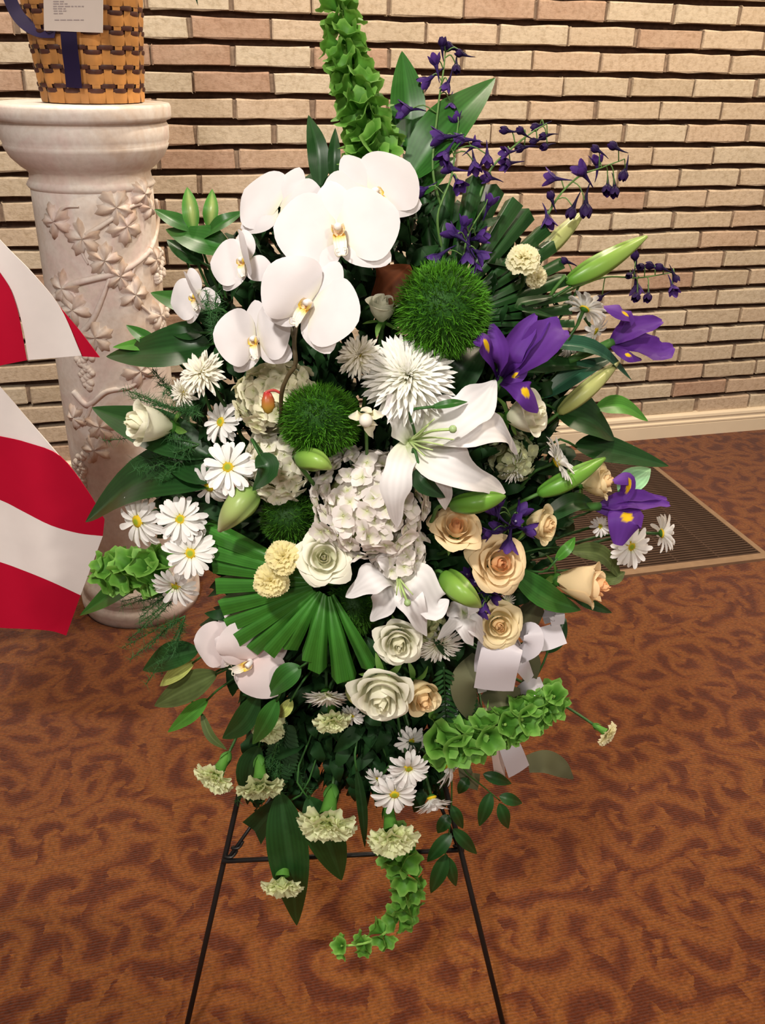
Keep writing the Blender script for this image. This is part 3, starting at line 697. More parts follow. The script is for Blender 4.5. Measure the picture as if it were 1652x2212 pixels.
# green fringe ball ----------------------------------------------------
def fringe_ball(px, py, rpx, label, face=(0, .3, 1), dh=0, n=3600, tone=1.0, seed=0, ax=(1, 1, 1)):
    r = np.random.RandomState(seed); o = root_at('green_dianthus', label, 'dianthus', px, py, rpx, face, dh, 0, 'fuzzy green dianthus balls', back_off=.8, sr=.003)
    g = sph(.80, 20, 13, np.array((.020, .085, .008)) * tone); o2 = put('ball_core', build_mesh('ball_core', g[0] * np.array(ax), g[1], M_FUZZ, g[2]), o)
    V, Fc, Cc = [], [], []
    tufts = [unit(r.normal(size=3)) for _ in range(70)]
    for k in range(n):
        d = unit(r.normal(size=3)); tf = max(tufts, key=lambda q: q @ d) if k % 1 == 0 else d
        t = unit(d * .9 + (d - tf) * r.uniform(-.6, 1.2) + r.normal(size=3) * .28)
        s = unit(np.cross(t, r.normal(size=3))); L = r.uniform(.16, .30); w_ = .009
        b = d * .80; m_ = b + t * L * .6; e = b + t * L + r.normal(size=3) * .035
        i = len(V); V += [b - s * w_, b + s * w_, m_ - s * w_, m_ + s * w_, e]; Fc += [(i, i + 1, i + 3, i + 2), (i + 2, i + 3, i + 4)]
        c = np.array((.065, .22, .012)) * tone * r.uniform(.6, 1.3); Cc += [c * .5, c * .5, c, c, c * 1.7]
    props(put('fringe', build_mesh('fringe', np.array(V) * np.array(ax), Fc, M_FUZZ, np.array(Cc)), o), kind='stuff')
    return o
# bells of Ireland -------------------------------------------------------
def bell(k):
    r = np.random.RandomState(300 + k); nr, nt_ = 5, 20; V = []; C_ = []; p = r.uniform(0, 6)
    for i in range(nr + 1):
        u = i / nr; rad = .10 + .58 * u ** .75 + .26 * u ** 4
        for j in range(nt_):
            q = 2 * PI * j / nt_; rr = rad * (1 + .12 * u * u * math.cos(5 * q + p) + .07 * u * math.sin(3 * q + p))
            V.append((rr * math.cos(q), rr * math.sin(q), 1.15 * u ** .8 + .16 * u ** 3 * math.cos(5 * q + p) - .12 * u ** 6))
            base = np.array([.04, .16, .015]) * (1 - u) + np.array([.125, .32, .04]) * u
            C_.append(base * (1.12 if j % 4 == 0 else .95) + (u > .95) * np.array([.08, .10, .04]))
    f = grid_faces(nr, nt_, 0, True)
    s = sph(.14, 6, 4, (.30, .50, .10)); s[0][:, 2] += .25
    return join((np.array(V), f, np.array(C_), None), s)
def bells(path, bells_, label, rad0, rad1, seed, whorl=5, face_bias=(0, 0, .6), tilt=.75):
    r = random.Random(seed); P3 = [A(*p) for p in path]; o = thing('bells_of_ireland', label, 'bells of ireland', P3[0], 'bells of ireland stalks')
    geo('stem', tube(P3, [.0035, .0018], 8, len(P3) * 6, (.22, .42, .08)), M_STEM, o, P3[0])
    us = np.linspace(.04, .985, bells_); C3 = cr(P3, us); T3 = np.gradient(cr(P3, us), axis=0)
    for k in range(bells_):
        t = unit(T3[k]); a = unit(np.cross(t, F)); b = np.cross(t, a)
        s = wpx(C3[k], rad0 + (rad1 - rad0) * us[k])
        nn = whorl if us[k] < .8 else max(3, whorl - 2)
        for j in range(nn):
            q = 2 * PI * (j + .5 * (k % 2)) / nn + r.uniform(-.2, .2)
            out = a * math.cos(q) + b * math.sin(q)
            d = unit(out * tilt + t * (1 - tilt) * 1.3 + (R * face_bias[0] + U * face_bias[1] - F * face_bias[2]) * .3 + np.array([r.uniform(-.2, .2) for _ in range(3)]))
            kk = r.randrange(4); p = C3[k] + out * .003 - P3[0]
            put('bell', cached(('bell', kk), lambda: bell(kk), M_GREEN), o, Matrix.Translation(Vector(p)) @ aim(d) @ Matrix.Rotation(r.uniform(0, 6), 4, 'Z') @ Matrix.Scale(s * r.uniform(.85, 1.1), 4))
    return o
# larkspur ------------------------------------------------------------------
def larkspur(k, open_):
    r = np.random.RandomState(400 + k); parts = []
    c0, c1 = np.array((.040, .018, .12)) * r.uniform(.8, 1.2), np.array((.10, .038, .25)) * r.uniform(.8, 1.15)
    if not open_: c0, c1 = c0 * .42, c1 * .38
    for q in range(5):
        a = q * 2 * PI / 5 + .3; ca, sa = math.cos(a), math.sin(a)
        tip = (.72 if open_ else .34) * r.uniform(.8, 1.2)
        g = blade([(0, .10, -.05), (0, .46 if open_ else .44, .40), (0, tip, .95)], lambda u: (.40 if open_ else .36) * np.sin((u * .85 + .12) * PI) ** .7, (0, 1, -.3), 5, 4, cup=-.35, col=grad((0, c0), (1, c1)))
        V = g[0].copy(); x = V[:, 0] * ca - V[:, 1] * sa; y = V[:, 0] * sa + V[:, 1] * ca; V[:, 0] = x; V[:, 1] = y; parts.append((V, g[1], g[2], g[3]))
    parts.append(tube([(0, 0, .15), (0, .02, -.4), (0, .1, -.9), (0, .26, -1.4)], [.24, .12, .07, .03], 7, 8, c0 * .9))
    if open_:
        s = sph(.12, 6, 4, (.45, .42, .55)); s[0][:, 2] += .45; parts.append(s)
    return join(*parts)
def delphinium(path, florets, label, seed, size=20, stem_col=(.10, .20, .05)):
    r = random.Random(seed); P3 = [A(*p) for p in path]; o = thing('larkspur', label, 'larkspur', P3[0], 'purple larkspur stalks')
    geo('stem', tube(P3, [.0016, .0007], 6, len(P3) * 6, stem_col), M_STEM, o, P3[0])
    S3 = cr(P3, np.linspace(0, 1, 40))
    for f_ in florets:
        px, py, dx, dy, op = f_[:5]; sz = f_[5] if len(f_) > 5 else size
        p = A(px, py, path[-1][2] + r.uniform(-.012, .012)); near = S3[np.argmin(((S3 - p) ** 2).sum(1))]
        d = unit(R * dx + U * dy - F * r.uniform(-.3, .55)); kk = r.randrange(3)
        s = wpx(p, sz * 1.2)
        put('floret', cached(('floret', 'k', kk, op), lambda: larkspur(kk, op), M_PETAL), o, Matrix.Translation(Vector(p - P3[0])) @ aim(d) @ Matrix.Rotation(r.uniform(0, 6), 4, 'Z') @ Matrix.Scale(s, 4))
        m = (near + p) / 2 + np.array([0, 0, .006])
        geo('pedicel', tube([near, m, p], .0007, 5, 6, stem_col), M_STEM, o, P3[0])
    return o
# orchids --------------------------------------------------------------------
OW = grad((0, (.76, .74, .58)), (.18, (.76, .725, .735)), (1, (.77, .735, .755)))
OP = grad((0, (.78, .62, .60)), (.3, (.78, .68, .68)), (1, (.82, .75, .76)))
def orchid(parent, px, py, rpx, face, roll=0.0, dh=0.0, fold=0.0, open_=1.0, pink=False, base=None, petals='LR', sepals='DLR', lip=True, nm='bloom'):
    p = A(px, py, dh); s = wpx(p, rpx); m = Matrix.Translation(Vector(p - base)) @ facing(face, roll) @ Matrix.Scale(s, 4)
    b = empty(nm, m, parent); c = OP if pink else OW; tag = 'p' if pink else 'w'
    foldL, foldR = fold if isinstance(fold, tuple) else (fold, fold)
    wr = lambda a: (lambda u: a * np.sin(np.clip(u, 0, 1) ** .78 * PI) ** .55)
    ang = {'D': 0, 'L': 2.18, 'R': -2.18}
    for k in sepals:
        me = cached(('sepal', 'o', tag, k == 'D'), lambda: blade([(0, .04, 0), (0, .48, .05), (0, .92, -.03 if k == 'D' else -.08)], wr(.34), (0, 0, 1), 12, 8, cup=-.18, col=c), M_PETAL)
        put('sepal', me, b, Matrix.Translation((0, 0, -.03)) @ Matrix.Rotation(ang[k], 4, 'Z'))
    for k in petals:
        sg = 1 if k == 'L' else -1
        me = cached(('petal', 'o', tag, k), lambda: blade([(0, .03, 0), (0, .5, .07), (0, 1.0, -.02)], wr(.64), (0, 0, 1), 14, 12, cup=-.10, ruf=.05, rf=1.3, ph=1 + sg, col=c), M_PETAL)
        put('petal', me, b, Matrix.Rotation(sg * 1.36, 4, 'Z') @ Matrix.Rotation(foldL if k == 'L' else foldR, 4, 'X'))
    if lip:
        def lp_():
            ps = []
            for sg in (-1, 1):
                g = blade([(0, 0, .06), (sg * .13, -.06, .20), (sg * .12, -.16, .34)], lambda u: .13 * np.sin((u * .85 + .1) * PI) ** .7, (-sg, .3, .2), 6, 4, cup=.4, col=grad((0, (.75, .30, .05)), (.45, (.84, .72, .55)), (.8, (.86, .66, .08)), (1, (.85, .62, .03)))); ps.append(g)
            g = blade([(0, -.05, .06), (0, -.24, .22), (0, -.44, .20), (0, -.58, .14)], lambda u: .14 * np.sin((u * .7 + .18) * PI) ** .8, (0, .5, 1), 8, 4, cup=.35, col=grad((0, (.72, .16, .03)), (.25, (.84, .55, .06)), (.5, (.85, .80, .70)), (1, (.85, .82, .78)))); ps.append(g)
            for sg in (-1, 1): ps.append(tube([(0, -.57, .14), (sg * .10, -.62, .22), (sg * .13, -.52, .30), (sg * .05, -.48, .28)], [.02, .012, .006], 5, 10, (.85, .80, .66)))
            return join(*ps)
        put('lip', cached(('lip', tag), lp_, M_WAX), b, Matrix.Scale(.74, 4))
        put('column', cached(('column', 'o'), lambda: tube([(0, .0, .0), (0, .02, .14), (0, -.02, .24)], [.075, .065, .055], 10, 6, (.86, .82, .80)), M_WAX), b)
    return b
# pixel-guided pieces -----------------------------------------------------------
CAMN = unit(-F + .35 * U)
def pblade(path, wp, nrm=None, dh0=0.0, **kw):
    P3 = [A(p[0], p[1], (p[2] if len(p) > 2 else 0) + dh0) for p in path]
    k = dep(P3[len(P3) // 2]) / FPX
    ws = (lambda u: wp(u) * k) if callable(wp) else np.array(wp) * k
    return blade(P3, ws, CAMN if nrm is None else nrm, **kw), P3
LEAFC = {'mid': ((.018, .078, .012), (.027, .118, .016)), 'dark': ((.008, .036, .008), (.013, .056, .011)), 'palm': ((.021, .10, .012), (.038, .165, .018)), 'light': ((.045, .17, .02), (.07, .24, .028)), 'pale': ((.30, .36, .08), (.42, .46, .13)), 'mint': ((.20, .42, .22), (.26, .50, .28)), 'deep': ((.006, .026, .008), (.010, .040, .010)), 'blue': ((.014, .065, .035), (.03, .11, .06)), 'olive': ((.055, .085, .022), (.085, .115, .035)), 'brown': ((.13, .035, .012), (.17, .05, .018)), 'vari': ((.05, .19, .025), (.06, .22, .03))}
def leaf_col(kind):
    a, b = [np.array(c) for c in LEAFC[kind]]
    def f(u, v):
        c = lerp(a, b, np.clip(.35 + .5 * np.abs(v) + .2 * u, 0, 1)); rib = np.exp(-(v / .10) ** 2)[:, None]
        c = c * (1 - .55 * rib) + (b * 1.5 + .01) * .55 * rib
        if kind == 'vari':
            k = np.exp(-((v - .1) / .45) ** 2)[:, None] * (np.sin(u * PI) ** .6)[:, None]; c = c * (1 - .75 * k) + np.array([.42, .46, .16]) * .75 * k
        return c
    return f
def w_leaf(hw, p=.8): return lambda u: hw * np.sin(np.clip(u, 0, 1) ** p * PI) ** .85 + hw * .03 * (1 - u)
def leaf(path, hw, kind, label, name='broad_leaf', cat='leaf', dh=0.0, fold=.28, cup=0, ruf=.05, nrm=None, p=.8, group=None, mat=None, w=None, stem=True):
    pth = [tuple(q) + (0,) * (3 - len(q)) for q in path]
    if len(pth) == 2:
        (x0, y0, d0), (x1, y1, d1) = pth; pth = [pth[0], ((x0 + x1) / 2, (y0 + y1) / 2, (d0 + d1) / 2 - .015), pth[1]]
    g, P3 = pblade(pth, w or w_leaf(hw, p), nrm, dh, nu=14, nv=8, fold=fold, cup=cup, ruf=ruf, rf=1.6, ph=pth[0][0], col=leaf_col(kind))
    o = geo(name, g, mat or (M_DULL if kind in ('olive', 'mint', 'pale', 'brown') else M_LEAF), None, P3[0]); o.location = Vector(P3[0]); props(o, label, cat, group)
    if stem:
        e = stem_end(P3[0], pth[0][0], pth[0][1]); t0 = unit(P3[0] - P3[1]); q = P3[0] + t0 * min(.04, np.linalg.norm(e - P3[0]) * .3)
        geo('petiole', tube([P3[0] - t0 * .004, q, (q + e) / 2, e], .0016, 5, 8, (.03, .10, .02)), M_STEM, o, P3[0])
    return o
# ------------------------------------------------------------------ wire easel and foam
fl_, fr_ = on_floor(397, 2250), on_floor(1094, 2250)
jl, jr = at(489, 1860, .985), at(992, 1836, 1.013)
tl = jl + (jl - fl_) * 2.25; tr = jr + (jr - fr_) * 2.25
apex = (tl + tr) / 2
es = thing('wire_easel', 'black wire easel stand with spread legs holding up the flower spray', 'easel', (fl_ + fr_) / 2); eb = (fl_ + fr_) / 2
RW = .0042
for a, b in ((fl_, apex - R0 * .012), (fr_, apex + R0 * .012)):
    geo('leg', tube([a + np.array([0, 0, .004]), b], RW, 8, 4, (1, 1, 1), False), M_WIRE, es, eb)
rear = on_floor(745, 1690)
geo('leg', tube([rear + np.array([0, 0, .004]), apex], RW, 8, 4, (1, 1, 1), False), M_WIRE, es, eb)
geo('crossbar', tube([jl + (jl - jr) * .02, jr + (jr - jl) * .02], RW * .9, 8, 3, (1, 1, 1), False), M_WIRE, es, eb)
cenj = FOAM + np.array([0, 0, -.11])
for j, q in ((jl, (598, 1706)), (jr, (930, 1690))):
    e = at(q[0], q[1], 1.06); geo('brace', tube([j, e], RW * .7, 6, 2, (1, 1, 1), False), M_WIRE, es, eb)
    sp_ = [j + unit(e - j) * k * .004 + np.array([math.cos(k * 1.6), math.sin(k * 1.6), 0]) * .006 for k in range(9)]
    geo('wire_coil', tube(sp_, .0022, 5, 30), M_WIRE, es, eb)
hl, hr = at(560, 1640, 1.06), at(960, 1640, 1.06)
geo('shelf_bar', tube([hl, hr], RW * .8, 8, 3, (1, 1, 1), False), M_WIRE, es, eb)
fo = thing('floral_foam', 'dark green block of floral foam caged on the wire easel behind the blooms', 'floral foam', FOAM)
g = sph(1.0, 20, 12); Vf = g[0] * np.array([.17, .055, .27])
rotm = np.array([R0, HD, [0, 0, 1]]).T
geo('foam_block', (Vf @ rotm.T, g[1], None, None), M_FOAM, fo)

# deep filler foliage -------------------------------------------------
r = random.Random(21); parts = []
cnt = 0
while cnt < 1500:
    x, y = r.uniform(280, 1290), r.uniform(320, 1700)
    if not inside(x, y): continue
    ang = math.atan2(y - 1200, x - 790) + r.uniform(-.9, .9); L = r.uniform(45, 95)
    x2, y2 = x + L * math.cos(ang), y + L * math.sin(ang)
    if not inside(x2, y2): continue
    lay = r.choice((.05, .07, .09, .12)) + r.uniform(-.015, .015)
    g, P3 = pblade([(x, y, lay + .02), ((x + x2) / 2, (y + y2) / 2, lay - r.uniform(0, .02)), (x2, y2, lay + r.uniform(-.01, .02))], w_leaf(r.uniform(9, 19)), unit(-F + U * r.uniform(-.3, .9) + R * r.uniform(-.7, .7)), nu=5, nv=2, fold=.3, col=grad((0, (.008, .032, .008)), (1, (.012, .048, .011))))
    parts.append(g); cnt += 1
while cnt < 1750:                                  # leaves coloured darker as shade in the hollow above the easel bar
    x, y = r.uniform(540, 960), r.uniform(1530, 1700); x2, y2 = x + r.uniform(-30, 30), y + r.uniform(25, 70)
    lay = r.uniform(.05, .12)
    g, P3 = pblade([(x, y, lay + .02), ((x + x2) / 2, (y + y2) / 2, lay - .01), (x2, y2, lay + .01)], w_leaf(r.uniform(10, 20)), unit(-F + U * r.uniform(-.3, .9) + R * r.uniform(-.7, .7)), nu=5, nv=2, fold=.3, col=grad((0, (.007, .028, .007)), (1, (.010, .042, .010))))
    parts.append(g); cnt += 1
while cnt < 2250:                                  # leaves darkened as shade between the orchids, mums and right-hand roses
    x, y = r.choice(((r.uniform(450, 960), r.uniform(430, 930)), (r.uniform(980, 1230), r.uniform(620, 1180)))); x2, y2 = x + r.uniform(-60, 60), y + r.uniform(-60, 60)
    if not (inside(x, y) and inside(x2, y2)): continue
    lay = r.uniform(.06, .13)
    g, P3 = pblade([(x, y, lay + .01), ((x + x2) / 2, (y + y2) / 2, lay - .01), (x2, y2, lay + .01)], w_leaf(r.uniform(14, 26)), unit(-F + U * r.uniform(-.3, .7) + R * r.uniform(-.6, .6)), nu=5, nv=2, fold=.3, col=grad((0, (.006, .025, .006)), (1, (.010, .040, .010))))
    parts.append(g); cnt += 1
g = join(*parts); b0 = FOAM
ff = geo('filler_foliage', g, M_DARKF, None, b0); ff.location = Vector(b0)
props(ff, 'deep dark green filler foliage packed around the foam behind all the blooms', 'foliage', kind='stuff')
def fern(px, py, dx, dy, L, label, dh=.02, kind='dark', n=16, hw=8):
    P3 = []; parts = []
    pts = [(px + dx * L * u, py + dy * L * u + 18 * u * u, dh) for u in (0, .33, .66, 1)]
    Pw = [A(*p) for p in pts]; parts_ = tube(Pw, [.0014, .0006], 5, 10, LEAFC[kind][0])
    o = thing('fern_frond', label, 'fern', Pw[0], 'fern fronds'); geo('stem', parts_, M_STEM, o, Pw[0])
    C2 = cr(np.array(pts), np.linspace(.06, .98, n)); nx, ny = -dy, dx
    for k in range(n):
        u = k / n; ll = L * .30 * math.sin((u * .8 + .2) * PI) + 5
        for sg in (-1, 1):
            q = C2[k]; t = (q[0] + (nx * sg * .9 + dx * .5) * ll, q[1] + (ny * sg * .9 + dy * .5) * ll, q[2] + .004)
            g, _ = pblade([tuple(q), t], w_leaf(hw), None, nu=5, nv=2, fold=.2, col=leaf_col(kind)); geo('leaflet', g, M_LEAF, o, Pw[0])
    return o
fern(958, 1440, .05, 1, 110, 'dark leatherleaf fern frond hanging beside the white satin bow', .012, 'dark', n=11, hw=4)
fern(1010, 1455, -.25, 1, 130, 'dark leatherleaf fern frond under the white spiky mum', .02, 'deep')
fern(620, 1560, -.15, 1, 120, 'dark leatherleaf fern frond above the lowest hanging carnation', .03, 'deep')
def plumosus(px, py, ang, L, label, seed, dh=.0, dens=1.0, n=9):
    r = random.Random(seed); P0 = A(px, py, dh); o = thing('asparagus_fern', label, 'fern', P0, 'wispy asparagus fern'); hair = []
    for k in range(n):
        a = ang + r.uniform(-.55, .55); l = L * r.uniform(.5, 1); bend = r.uniform(-.25, .25)
        pts = [(px + math.cos(a + bend * u) * l * u, py + math.sin(a + bend * u) * l * u, dh + .03 * u * r.uniform(-1, 1)) for u in (0, .3, .6, 1)]
        Pw = [A(*p) for p in pts]; geo('stem', tube(Pw, [.0009, .0004], 4, 8, (.03, .09, .02)), M_STEM, o, P0)
        for q in cr(Pw, np.linspace(.15, 1, int(26 * dens))):
            for _ in range(5):
                t = unit(np.array([r.gauss(0, 1) for _ in range(3)])) ; s = unit(np.cross(t, F)) * .00035; e = q + t * r.uniform(.006, .016)
                hair.append((np.array([q - s, q + s, e]), [(0, 1, 2)], np.tile((.022, .085, .02), (3, 1)), None))
    g = join(*hair); props(geo('needles', g, M_DARKF, o, P0), kind='stuff')
plumosus(440, 900, 3.75, 200, 'wispy asparagus fern over the column left of the cream spider blooms', 1, .0, n=8)
plumosus(430, 960, 2.9, 210, 'wispy asparagus fern around the cream rose facing the column', 2, .0, n=7)
plumosus(400, 1260, 2.7, 180, 'wispy asparagus fern in front of the column foot', 3, .0, n=9)
plumosus(400, 1330, 2.2, 190, 'wispy asparagus fern drooping over the carpet left of the lower orchids', 4, .01, n=6)
plumosus(470, 740, 4.4, 120, 'wispy asparagus fern crossing the leftmost orchid', 5, -.03, n=4)
plumosus(600, 1600, 1.5, 170, 'wispy asparagus fern hanging between the pale carnations', 6, .03, n=8)

# ------------------------------------------------------------------ broad leaves
o = geo('drooping_leaf', blade(LTIP, w_leaf(.009), unit(-F + .4 * U), nu=12, nv=4, fold=.3, col=leaf_col('dark')), M_LEAF, None, LTIP[0]); o.location = Vector(LTIP[0])
props(o, 'thin dark leaf tip drooping from above the basket against the bricks', 'leaf')
lf = leaf
lf([(880, 330, .06), (880, 220, .05), (868, 110, .06)], 38, 'mid', 'upright pointed leaf left of the topmost larkspur')
lf([(880, 390, .05), (965, 275, .03), (1070, 168, .05)], 52, 'mid', 'broad pointed leaf slanting right behind the topmost larkspur')
lf([(692, 410, .07), (686, 325, .06), (666, 248, .07)], 23, 'dark', 'narrow dark leaf standing behind the upright orchid petal')
lf([(722, 400, .07), (722, 335, .06), (724, 276, .07)], 14, 'dark', 'thin dark leaf tip between two upright orchid petals')
lf([(760, 360, .06), (785, 250, .05), (800, 130, .05)], 30, 'light', 'bright leaf behind the topmost bells of ireland stalk')
lf([(905, 420, .06), (935, 375, .05), (985, 340, .06)], 30, 'mid', 'mid green leaf behind the purple larkspur beside the rear orchid')
lf([(418, 500, .03), (411, 450, .02), (404, 404, .03)], 18, 'vari', 'cream striped upright leaf nearest the column, left of its twin', group='variegated leaves by the column')
lf([(452, 495, .03), (456, 455, .02), (458, 408, .03)], 17, 'vari', 'cream striped upright leaf closest to the orchids', group='variegated leaves by the column')
lf([(430, 520, .03), (475, 485, .01), (527, 456, .03)], 20, 'mid', 'green leaf pointing right at the uppermost left orchid')
lf([(425, 500, .03), (375, 475, .02), (333, 452, .03)], 18, 'mid', 'small leaf touching the column beside the striped leaves')
lf([(500, 540, .03), (435, 520, .01), (358, 495, .03)], 36, 'mid', 'wide leaf under the two cream striped leaves')
lf([(440, 570, .04), (400, 545, .03), (360, 518, .04)], 22, 'dark', 'dark leaf edge beneath the wide leaf by the column')
lf([(450, 665, .03), (390, 652, .01), (325, 632, .03)], 27, 'mid', 'short leaf pointing at the column beside the leftmost orchid')
lf([(440, 720, .03), (400, 715, .02), (360, 705, .03)], 24, 'dark', 'dark leaf below the leftmost orchid bloom')
lf([(455, 745, .03), (350, 758, .0), (229, 770, .03)], 50, 'dark', 'long broad leaf pointing left across the column under the flag corner')
lf([(350, 742, .03), (300, 745, .02), (243, 750, .03)], 17, 'light', 'small shiny pale leaf above the long leaf at the column')
lf([(345, 755, .04), (310, 728, .03), (272, 702, .04)], 16, 'mid', 'small leaf standing above the shiny pale leaf')
lf([(455, 985, .03), (330, 930, .01), (198, 880, .03)], 48, 'dark', 'broad leaf behind the cream rose at far left')
lf([(480, 1020, .03), (420, 1000, .02), (330, 960, .03)], 50, 'dark', 'dark broad leaf beneath the cream rose at far left')
lf([(495, 1030, .03), (320, 1030, -.0), (184, 1128, .03)], 58, 'dark', 'long dark leaf sweeping left onto the flag above the daisies')
lf([(335, 1225, .03), (255, 1275, .02), (172, 1330, .03)], 27, 'mid', 'pointed leaf below the bells of ireland next to the flag hem')
lf([(430, 1405, .03), (365, 1420, .02), (308, 1448, .03)], 30, 'dark', 'dark leaf over the carpet left of the lower orchids')
lf([(420, 1430, .03), (380, 1455, .02), (345, 1482, .03)], 18, 'pale', 'pale underside leaf left of the lower orchids', name='pale_leaf')
lf([(470, 1455, .03), (400, 1490, .02), (333, 1525, .03)], 32, 'olive', 'greyish olive leaf hanging left of the pink tinged orchid')
lf([(450, 1510, .03), (410, 1545, .02), (362, 1582, .03)], 18, 'light', 'bright narrow leaf under the greyish olive leaf')
lf([(435, 1540, .03), (455, 1590, .02), (490, 1620, .03)], 10, 'olive', 'thin dull leaf curling above the far left hanging carnation')
lf([(560, 1500, .01), (525, 1560, .0), (480, 1595, .02)], 26, 'dark', 'dark pointed leaf below the pink tinged orchid')
lf([(650, 1440, -.01), (615, 1465, -.02), (577, 1505, -.01)], 26, 'mid', 'oval green leaf under the cut palm fan beside the orchid')
lf([(600, 1510, -.01), (575, 1560, -.02), (545, 1608, 0)], 22, 'mid', 'slim leaf hanging over the dim carnation')
lf([(630, 1510, .01), (615, 1535, .0), (598, 1545, .02)], 14, 'pale', 'small pale leaf under the oval green leaf', name='pale_leaf')
lf([(605, 1710, .02), (625, 1850, -.01), (641, 2000, .02)], 44, 'dark', 'long dark leaf hanging lowest on the left, behind a carnation')
lf([(665, 1720, .02), (705, 1810, .0), (738, 1902, .03)], 40, 'dark', 'pointed dark leaf hanging below the largest lime carnation')
lf([(620, 1730, .03), (580, 1760, .02), (550, 1795, .03)], 30, 'deep', 'folded dark leaf cut square above the crossbar', w=lambda u: 14 + 18 * u)
lf([(770, 1660, .03), (783, 1750, .02), (788, 1832, .03)], 11, 'deep', 'thin dark leaf dangling left of the daisies')
lf([(560, 1610, .04), (540, 1670, .03), (545, 1735, .04)], 30, 'deep', 'dark leaf behind the dim carnation at the easel leg')
lf([(1285, 882, .03), (1345, 878, .02), (1400, 910, .03)], 23, 'light', 'light oval leaf in front of the baseboard')
lf([(1190, 880, .03), (1270, 905, .01), (1328, 950, .03)], 46, 'dark', 'wide dark green leaf right of the white rose, near the baseboard')
lf([(1240, 965, .03), (1320, 975, .02), (1445, 1007, .03)], 33, 'dark', 'dark tapering leaf over the corner of the floor grille')
lf([(1335, 1062, .03), (1370, 1035, .02), (1405, 1012, .03)], 27, 'mint', 'pale mint leaf over the floor grille above the lowest iris', name='pale_leaf')
lf([(1140, 740, .02), (1280, 755, .0), (1365, 822, .02)], 20, 'blue', 'bluish blade leaf curving right under the upper right iris', fold=.5)
lf([(1170, 860, .03), (1250, 805, .02), (1330, 770, .03)], 22, 'blue', 'dark blade leaf beneath the bluish blade', fold=.4)
lf([(1100, 800, .02), (1190, 790, .02), (1300, 790, .03)], 20, 'dark', 'dark strap leaf between the irises', fold=.4)
lf([(1100, 1230, .01), (1180, 1290, -.01), (1255, 1318, .01)], 30, 'mid', 'lily leaf beneath the largest peach rose')
lf([(1240, 1295, .02), (1285, 1310, .01), (1322, 1324, .02)], 12, 'dark', 'small dark leaf tip below the largest peach rose')
lf([(1200, 1210, .0), (1225, 1185, -.01), (1242, 1160, 0)], 12, 'light', 'tiny bright leaf above the largest peach rose')
lf([(1160, 1130, .02), (1240, 1085, .01), (1290, 1095, .02)], 22, 'dark', 'dark sheath leaf at the base of the lowest iris')
lf([(1100, 1400, .06), (1180, 1390, .05), (1205, 1340, .06)], 14, 'mid', 'green leaf behind the satin bow')
lf([(1180, 1410, .04), (1205, 1375, .04), (1222, 1335, .05)], 18, 'dark', 'dark leaf peeking from behind the right bow loop')
lf([(800, 660, .05), (845, 610, .02), (885, 572, .04)], 52, 'brown', 'reddish brown leaf back between the big orchid and the fuzzy ball', name='brown_leaf', fold=.15)
lf([(960, 870, .03), (1000, 800, .0), (1046, 748, .02)], 42, 'deep', 'big dark leaf between the upper fuzzy ball and the large iris')
lf([(905, 1010, -.05), (915, 1045, -.06), (962, 1075, -.05)], 24, 'deep', 'dark curled leaf under the large lily')
lf([(560, 980, -.03), (578, 1015, -.04), (545, 1060, -.03)], 26, 'dark', 'dark folded leaf between the daisy and the cream hydrangea')
lf([(930, 880, -.05), (975, 872, -.06), (1010, 868, -.05)], 10, 'mid', 'small narrow leaf across the top of the large lily')
lf([(700, 1110, .0), (692, 1140, -.01), (690, 1165, 0)], 12, 'mid', 'small leaf between fuzzy ball and white hydrangea')
lf([(1230, 1190, .03), (1300, 1200, .02), (1345, 1255, .03)], 22, 'olive', 'yellowish olive leaf right of the largest peach rose')
lf([(1260, 1240, .03), (1320, 1250, .02), (1350, 1235, .03)], 16, 'olive', 'small olive leaf tip behind the largest peach rose')
lf([(1200, 640, .03), (1120, 660, .02), (1210, 690, .03)], 12, 'dark', 'dark leaf scrap beside the daisy seen from behind')
lf([(935, 1330, .02), (960, 1390, .01), (985, 1425, .02)], 20, 'deep', 'dark leaf under the lower lily')
lf([(790, 1375, .02), (800, 1410, .01), (790, 1440, .02)], 16, 'dark', 'dark leaf scrap between palm tip and the cream rose')
def sprig(path, leaves, label, kind='dark', dh=.02, hw=15):
    Pw = [A(p[0], p[1], dh) for p in path]; o = thing('ruscus_sprig', label, 'ruscus', Pw[0], 'ruscus sprigs'); geo('stem', tube(Pw, [.0014, .0008], 5, 10, (.03, .10, .02)), M_STEM, o, Pw[0])
    for x0, y0, x1, y1, *h in leaves:
        g, _ = pblade([(x0, y0, dh), ((x0 + x1) / 2, (y0 + y1) / 2, dh - .008), (x1, y1, dh + .004)], w_leaf(h[0] if h else hw), None, nu=10, nv=6, fold=.25, col=leaf_col(kind)); geo('leaf_blade', g, M_LEAF, o, Pw[0])
sprig([(985, 1600), (1000, 1660), (1045, 1700), (1080, 1730)], [(1043, 1672, 1105, 1693, 13), (1060, 1712, 1035, 1785, 15), (1078, 1720, 1128, 1735, 13), (1078, 1735, 1098, 1790, 14), (1010, 1680, 990, 1715, 12)], 'dark ruscus sprig with four pointed leaves right of the lowest daisies')
sprig([(975, 1620), (975, 1740), (965, 1830), (950, 1880)], [(978, 1790, 1030, 1845, 14), (975, 1800, 922, 1862, 16), (965, 1845, 930, 1930, 17), (965, 1850, 985, 1915, 13), (970, 1760, 945, 1800, 14), (975, 1740, 1000, 1790, 12)], 'dark ruscus sprig dangling in front of the right easel leg')
